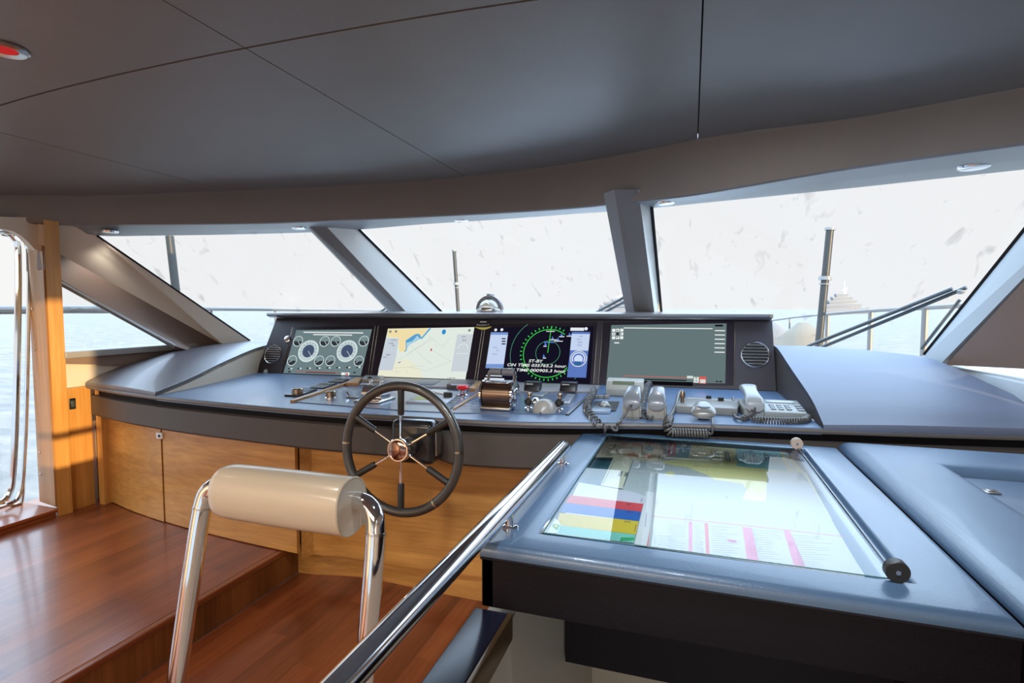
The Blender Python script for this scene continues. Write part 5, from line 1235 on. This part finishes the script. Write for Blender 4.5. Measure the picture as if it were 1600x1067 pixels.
def knob(p, m, lab):
    g = G(); g.lathe([(.0175, -.010), (.019, -.008), (.019, .008), (.0175, .010)], T(*p) @ RX(PI/2), 28); o = obj('knob', g, m, gl, lab)
    g = G(); g.lathe([(.004, .010), (.004, .011), (.002, .011)], T(*p) @ RX(PI/2), 12); obj('screw', g, M_chrome, o)
knob(Vector((GX1-.026, GY0-.004, .7985)), M_rubber, 'dark front knob')
knob(Vector((GX1-.026, GY1-.012, .7985)), mat('tan_knob', (.45, .36, .30), .4), 'tan rear knob')

# ================================================================ COMPASS on the hood
cz = 1.232; cpos = Vector((-1.262, 3.37, cz)); t = thing('compass', 'domed magnetic compass with dark hood standing above the screens', 'compass', cpos)
g = G(); g.lathe([(.085, 0), (.088, .008), (.085, .020), (.078, .024)], T(*cpos), 36); obj('base_ring', g, M_chrome_r, t)
g = G(); secs = []
for k in range(13):
    a = PI*k/12; secs.append([cpos+Vector((.075*math.cos(b)*math.sin(a), -.075*math.cos(a)*.9, .02+.068*abs(math.sin(b))*math.sin(a)))for b in [PI*j/14 for j in range(15)]])
g.loft(secs, False, False); obj('glass_dome', g, mat('compass_bowl', (.42, .40, .36), .08, spec=.9, coat=.6), t, None, 60)
g = G(); secs = []
for k in range(9):
    yy = -.02+.10*k/8; s_ = math.sqrt(max(.05, 1-(max(0, yy)/.095)**2)); secs.append([cpos+Vector((.090*s_*math.cos(b), yy, .015+.092*s_*math.sin(b))) for b in [PI*j/20 for j in range(21)]])
g.loft(secs, False, False); secs2 = [[cpos+Vector(((.090)*math.cos(b), -.02, .015+.092*math.sin(b))), cpos+Vector(((.072)*math.cos(b), -.024, .012+.072*math.sin(b)))] for b in [PI*j/24 for j in range(25)]]
g.loft(secs2, False, False); obj('hood', g, mat('compass_hood', (.13, .13, .14), .35), t, None, 60)
g = G(); g.box(-.012, .012, -.03, .05, .095, .120, .004, M=T(*cpos)); obj('hood_clip', g, M_grey, t)
g = G(); g.lathe([(.045, .030), (.045, .036), (.02, .040), (.001, .046)], T(cpos.x, cpos.y-.045, cpos.z-.004), 24); g.tube([cpos+Vector((-.03, -.05, .03)), cpos+Vector((0, -.06, .06)), cpos+Vector((.03, -.05, .03))], .004, 6, smooth=3); obj('card', g, mat('card_white', (.75, .68, .55), .3), t)
# ================================================================ OUTSIDE
M_sea = mat('sea_water', (.30, .45, .55), .5, spec=.15)
nt = M_sea.node_tree; b = nt.nodes['Principled BSDF']; tc = nt.nodes.new('ShaderNodeTexCoord'); mp = nt.nodes.new('ShaderNodeMapping'); mp.inputs['Scale'].default_value = (.55, 1.3, 1); mp.inputs['Rotation'].default_value = (0, 0, -PSI)
n = nt.nodes.new('ShaderNodeTexNoise'); n.inputs['Scale'].default_value = .55; n.inputs['Detail'].default_value = 9; n.inputs['Roughness'].default_value = .62
nt.links.new(tc.outputs['Object'], mp.inputs[0]); nt.links.new(mp.outputs[0], n.inputs['Vector'])
bp = nt.nodes.new('ShaderNodeBump'); bp.inputs['Strength'].default_value = .9; bp.inputs['Distance'].default_value = .35
nt.links.new(n.outputs['Fac'], bp.inputs['Height']); nt.links.new(bp.outputs['Normal'], b.inputs['Normal'])
cr = nt.nodes.new('ShaderNodeMix'); cr.data_type = 'RGBA'; cr.inputs['A'].default_value = (.145, .138, .125, 1); cr.inputs['B'].default_value = (.235, .205, .175, 1)
mr = nt.nodes.new('ShaderNodeMapRange'); mr.inputs['From Min'].default_value = .38; mr.inputs['From Max'].default_value = .62; nt.links.new(n.outputs['Fac'], mr.inputs[0]); nt.links.new(mr.outputs[0], cr.inputs['Factor']); nt.links.new(cr.outputs['Result'], b.inputs['Base Color'])
g = G(); R_ = 12000; g.face([(R_*math.cos(2*PI*k/64), R_*math.sin(2*PI*k/64), -4) for k in range(64)]); struct('sea', g, M_sea)
# own foredeck, far below the sight line
g = G(); g.prism([(-4.0, 4.3, -.1), (-3.9, 5, .0), (-3.6, 7.0, .0), (-2.2, 10.2, .0), (-1.1, 11, .0), (0, 10.2, .0), (1.2, 7.0, .0), (1.7, 4.6, .0), (1.7, 4.3, -.1)], (0, 0, -.3))
g.prism([(-4.0, 4.3, -.3), (-3.9, 5, -.3), (-3.6, 7.0, -.3), (-2.2, 10.2, -.3), (-1.1, 11, -.3), (0, 10.2, -.3), (1.2, 7.0, -.3), (1.7, 4.6, -.3), (1.7, 4.3, -.3)], (0, 0, -4.2))
tag(obj('foredeck', g, M_hull), "white foredeck and hull of the yacht outside the windscreen", 'deck', kind='structure')
M_rail = mat('rail_steel', (.14, .13, .12), .35)
# port rail
pr = thing('deck_railing', 'steel side railing outside the port windows', 'railing', (-4.2, 2.5, 0))
pts = [onx(-260, 486, -4.25), onx(0, 484.5, -4.25), onx(110, 483.5, -4.22), onx(200, 483.5, -4.1), ony(330, 482.5, 5.6), ony(430, 483.5, 7.2), ony(520, 485, 9.0), ony(600, 486.5, 10.2)]
g = G(); g.tube(pts, .028, 10, smooth=5); obj('top_rail', g, M_rail, pr)
for p in (pts[1]+Vector((0, -.3, 0)), pts[3], pts[4], pts[5], pts[6]):
    if p is pts[3] : continue
    g = G(); g.tube([p, (p.x, p.y, 0)], .016, 8); obj('stanchion', g, M_rail, pr)
# starboard rail
sr = thing('deck_railing', 'steel railing with posts outside the starboard windscreen pane', 'railing', (1, 6, 0))
pts = [ony(1190, 503, 9.8), ony(1240, 496, 9.0), ony(1290, 491, 8.2), ony(1360, 485.5, 6.8), ony(1440, 481, 5.6), ony(1520, 476, 4.7), ony(1640, 470, 3.8)]
g = G(); g.tube(pts[:3], .012, 8); g.tube(pts[2:], .020, 10, smooth=4); obj('top_rail', g, M_rail, sr)
for x, y, yy, lab in ((1293.5, 491, 8.15, 0), (1361, 486, 6.8, 0), (1446, 481, 5.5, 0), (1234, 498, 9.1, 0)):
    p = ony(x, y, yy); g = G(); g.tube([p, (p.x, p.y, 0)], .026 if x > 1240 else .012, 8); obj('stanchion', g, M_rail, sr)
# awning poles
def pole(lab, a, b_, y, r, extras=True, base_ext=True):
    A_, B_ = ony(*a, y), ony(*b_, y); d = (B_-A_).normalized(); foot = B_+d*((B_.z-.0)/max(.2, -d.z)) if base_ext else B_
    t = thing('awning_pole', lab, 'pole', foot)
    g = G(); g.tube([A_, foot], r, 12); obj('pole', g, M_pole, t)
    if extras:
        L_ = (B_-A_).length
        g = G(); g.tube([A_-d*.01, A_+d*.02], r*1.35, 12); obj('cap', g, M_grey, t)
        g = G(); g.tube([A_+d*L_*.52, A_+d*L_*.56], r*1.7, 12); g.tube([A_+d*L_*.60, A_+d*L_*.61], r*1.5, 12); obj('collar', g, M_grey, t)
    return t
pole('thick awning pole outside the port windscreen pane', (265, 369), (275, 456), 4.6, .042, False)
pole('slim awning pole outside the centre windscreen pane left of the compass', (709.5, 391), (716, 488), 8.5, .030)
pole('awning pole at the railing outside the starboard windscreen pane', (1297, 357), (1283, 500), 7.6, .044)
# canvas covers on the foredeck
for lab, c, s, hh in (('beige canvas cover on the foredeck beyond the right end of the hood', (1253, 540), 8.9, .62), ):
    p0 = ony(1250, 505, 8.9)
    t = thing('canvas_cover', lab, 'cover', (p0.x, p0.y, 0)); z0 = ony(1250, 556, 8.9).z
    g = G(); base = [ony(x, 560, yy) for x, yy in ((1196, 8.6), (1250, 8.2), (1312, 8.5), (1330, 9.2), (1262, 9.6), (1205, 9.4))]
    mid = [ony(x, y, yy) for x, y, yy in ((1216, 528, 8.7), (1250, 526, 8.5), (1284, 526, 8.7), (1292, 526, 9.0), (1255, 526, 9.2), (1222, 526, 9.1))]
    top = [ony(x, 504, yy) for x, yy in ((1247, 8.85), (1252, 8.8), (1262, 8.85), (1264, 8.95), (1254, 9.0), (1248, 8.95))]
    base = [Vector((p.x, p.y, 0)) for p in base]
    rows = [crom(r_, 3, True) for r_ in (base, mid, top)]; g.loft(rows, True, True); obj('canvas', g, M_canvas, t, None, 60)
p0 = ony(1205, 512, 9.9)
g = G(); g.ell((p0.x, p0.y, .45), (.35, .35, .62)); tag(obj('deck_locker', g, mat('deck_fitting', (.18, .165, .15), .5)), 'rounded white deck fitting beyond the right end of the hood', 'deck fitting')
# windscreen wipers
def wiper(lab, arms, mount):
    t = thing('windscreen_wiper', lab, 'wiper', arms[0][1]);
    for k, (a, b_) in enumerate(arms):
        g = G(); g.tube([a, b_], .0105 if k < 2 else .008, 8); obj('arm' if k < 2 else 'blade', g, mat('wiper_grey', (.035, .04, .04), .35), t)
    if mount:
        g = G(); g.ell(mount, (.022, .03, .016)); obj('mount', g, M_grey, t)
    return t
y_ = 3.55
wiper('twin arm wiper reaching up to the starboard corner pillar', [(ony(1262, 541, 3.85), ony(1488, 451, 3.35)), (ony(1278, 545, 3.83), ony(1510, 449, 3.33)), (ony(1440, 545, 3.30), ony(1500, 468, 3.2))], ony(1500, 455, 3.36))
g_ = wiper('twin arm wiper behind the starboard mullion', [(ony(930, 489, 4.2), ony(992, 455, 4.05)), (ony(943, 489, 4.2), ony(994, 462, 4.05))], None)
wiper('twin arm wiper tip beside the port mullion', [(ony(590, 490, 4.2), ony(612, 476, 4.1)), (ony(598, 490, 4.2), ony(618, 479, 4.1))], None)
# distant yachts
def yacht(lab, cx_, wpx, dist, tiers, hullcol, deckh):
    c = ony(cx_, 483, dist); L_ = wpx/FPX*dist*1.05; base = -4.0; t = thing('distant_yacht', lab, 'yacht', (c.x, c.y, base))
    K = T(c.x, c.y, base) @ RZ(PSI)
    g = G(); h = deckh
    def hullsec(z, k): return [K @ Vector(p) for p in ((-L_*.5*k, 0, z), (-L_*.42*k, -L_*.07, z), (L_*.35*k, -L_*.08, z), (L_*.56*k, 0, z+h*.18*(z > 0)), (L_*.35*k, L_*.08, z), (-L_*.42*k, L_*.07, z))]
    g.loft([hullsec(0, .94), hullsec(h*.5, .98), hullsec(h, 1.0)], True, True); obj('hull', g, mat('yacht_white', (.20, .205, .215), .6), t)
    z = h
    for i, (x0, x1, hh) in enumerate(tiers):
        g = G(); g.box(L_*x0, L_*x1, -L_*.06*(1-.12*i), L_*.06*(1-.12*i), z, z+hh*.45, M=K); obj('window_band', g, mat('yacht_glass', (.10, .14, .18), .2), t)
        g = G(); g.box(L_*(x0-.015), L_*(x1+.015), -L_*.068*(1-.12*i), L_*.068*(1-.12*i), z+hh*.42, z+hh, M=K); obj('deck', g, MATS['yacht_white'], t); z += hh
    g = G(); g.box(-L_*.02, L_*.04, -.6, .6, z, z+h*.9, M=K); g.tube([K @ Vector((0, 0, z)), K @ Vector((0, 0, z+h*2.2))], .5*dist/800, 6); g.ell(K @ Vector((L_*.05, 0, z+h*.9)), (L_*.02,)*3); g.ell(K @ Vector((-L_*.05, 0, z+h*.5)), (L_*.018,)*3); obj('mast', g, mat('yacht_mast', (.5, .54, .58), .4), t)
yacht('white motor yacht on the horizon behind the starboard pole', 1318, 60, 700, [(-.42, .34, 4.5), (-.34, .24, 4.2), (-.26, .15, 3.8), (-.18, .06, 3.4)], 0, 6.5)
yacht('pale yacht on the horizon half hidden by the starboard mullion', 968, 62, 900, [(-.45, .42, 5), (-.36, .30, 5), (-.18, .15, 4.5)], 0, 7)

# ================================================================ LIGHT
w = bpy.data.worlds.new('sky'); bpy.context.scene.world = w; w.use_nodes = True; nt = w.node_tree; L = nt.links
bg = nt.nodes['Background']; tc = nt.nodes.new('ShaderNodeTexCoord'); sx = nt.nodes.new('ShaderNodeSeparateXYZ'); L.new(tc.outputs['Generated'], sx.inputs[0])
cr = nt.nodes.new('ShaderNodeValToRGB'); e = cr.color_ramp.elements
def setc(el, c): el.color = (*c, 1)
e[0].position = 0.0; setc(e[0], (.93, .93, .925)); e[1].position = .24; setc(e[1], (.93, .93, .925))
k = e.new(.31); setc(k, (3.0, 3.8, 4.7)); k = e.new(.55); setc(k, (3.6, 4.8, 6.2)); k = e.new(1.0); setc(k, (3.0, 4.2, 5.6))
L.new(sx.outputs[2], cr.inputs[0])
L.new(cr.outputs[0], bg.inputs[0]); bg.inputs[1].default_value = 1.0
SKY = bg
def area(name, loc, rot, sx_, sy_, power, col):
    l = bpy.data.lights.new(name, 'AREA'); l.shape = 'RECTANGLE'; l.size = sx_; l.size_y = sy_; l.energy = power; l.color = col
    o = bpy.data.objects.new(name, l); C.objects.link(o); o.location = loc; o.rotation_euler = rot; return o
# warm area light added behind the camera to brighten the cabin
area('saloon_fill_light', (-1.2, -2.2, 1.90), (0, 0, 0), 3.0, 2.0, 150, (1, .86, .70))
def spot(name, loc, target, power, col, ang=100, r=.06):
    l = bpy.data.lights.new(name, 'SPOT'); l.energy = power; l.color = col; l.spot_size = math.radians(ang); l.spot_blend = .8; l.shadow_soft_size = r
    o = bpy.data.objects.new(name, l); C.objects.link(o); o.location = loc; o.rotation_euler = (Vector(target)-Vector(loc)).to_track_quat('-Z', 'Y').to_euler()
for x in (-.2, .3, .9): spot('cabin_fill_spot', (x, .80, 1.90), (x+.05, 1.95, .8), 46, (.80, .90, 1))  # unseen fill spots added to brighten the chart table and locker
for x in (-2.3, -1.3): spot('cabin_fill_spot', (x, .6, 1.93), (x, 1.2, .3), 14, (1, .90, .78))  # further unseen spots added to lift the floor and helm rest
for b_ in [o for o in bpy.data.objects if o.name.startswith('downlight')]: spot('downlight_lamp', b_.location+Vector((0, -.0, -.02)), b_.location+Vector((0, -.1, -1)), 5, (1, .95, .88), 110, .03)
sun = bpy.data.lights.new('sun', 'SUN'); sun.energy = 5.5; sun.angle = .01; sun.color = (1, .72, .38); so = bpy.data.objects.new('sun', sun); C.objects.link(so)
sd_ = Vector((-.80, .50, -.07)).normalized(); so.rotation_euler = sd_.to_track_quat('-Z', 'Y').to_euler()
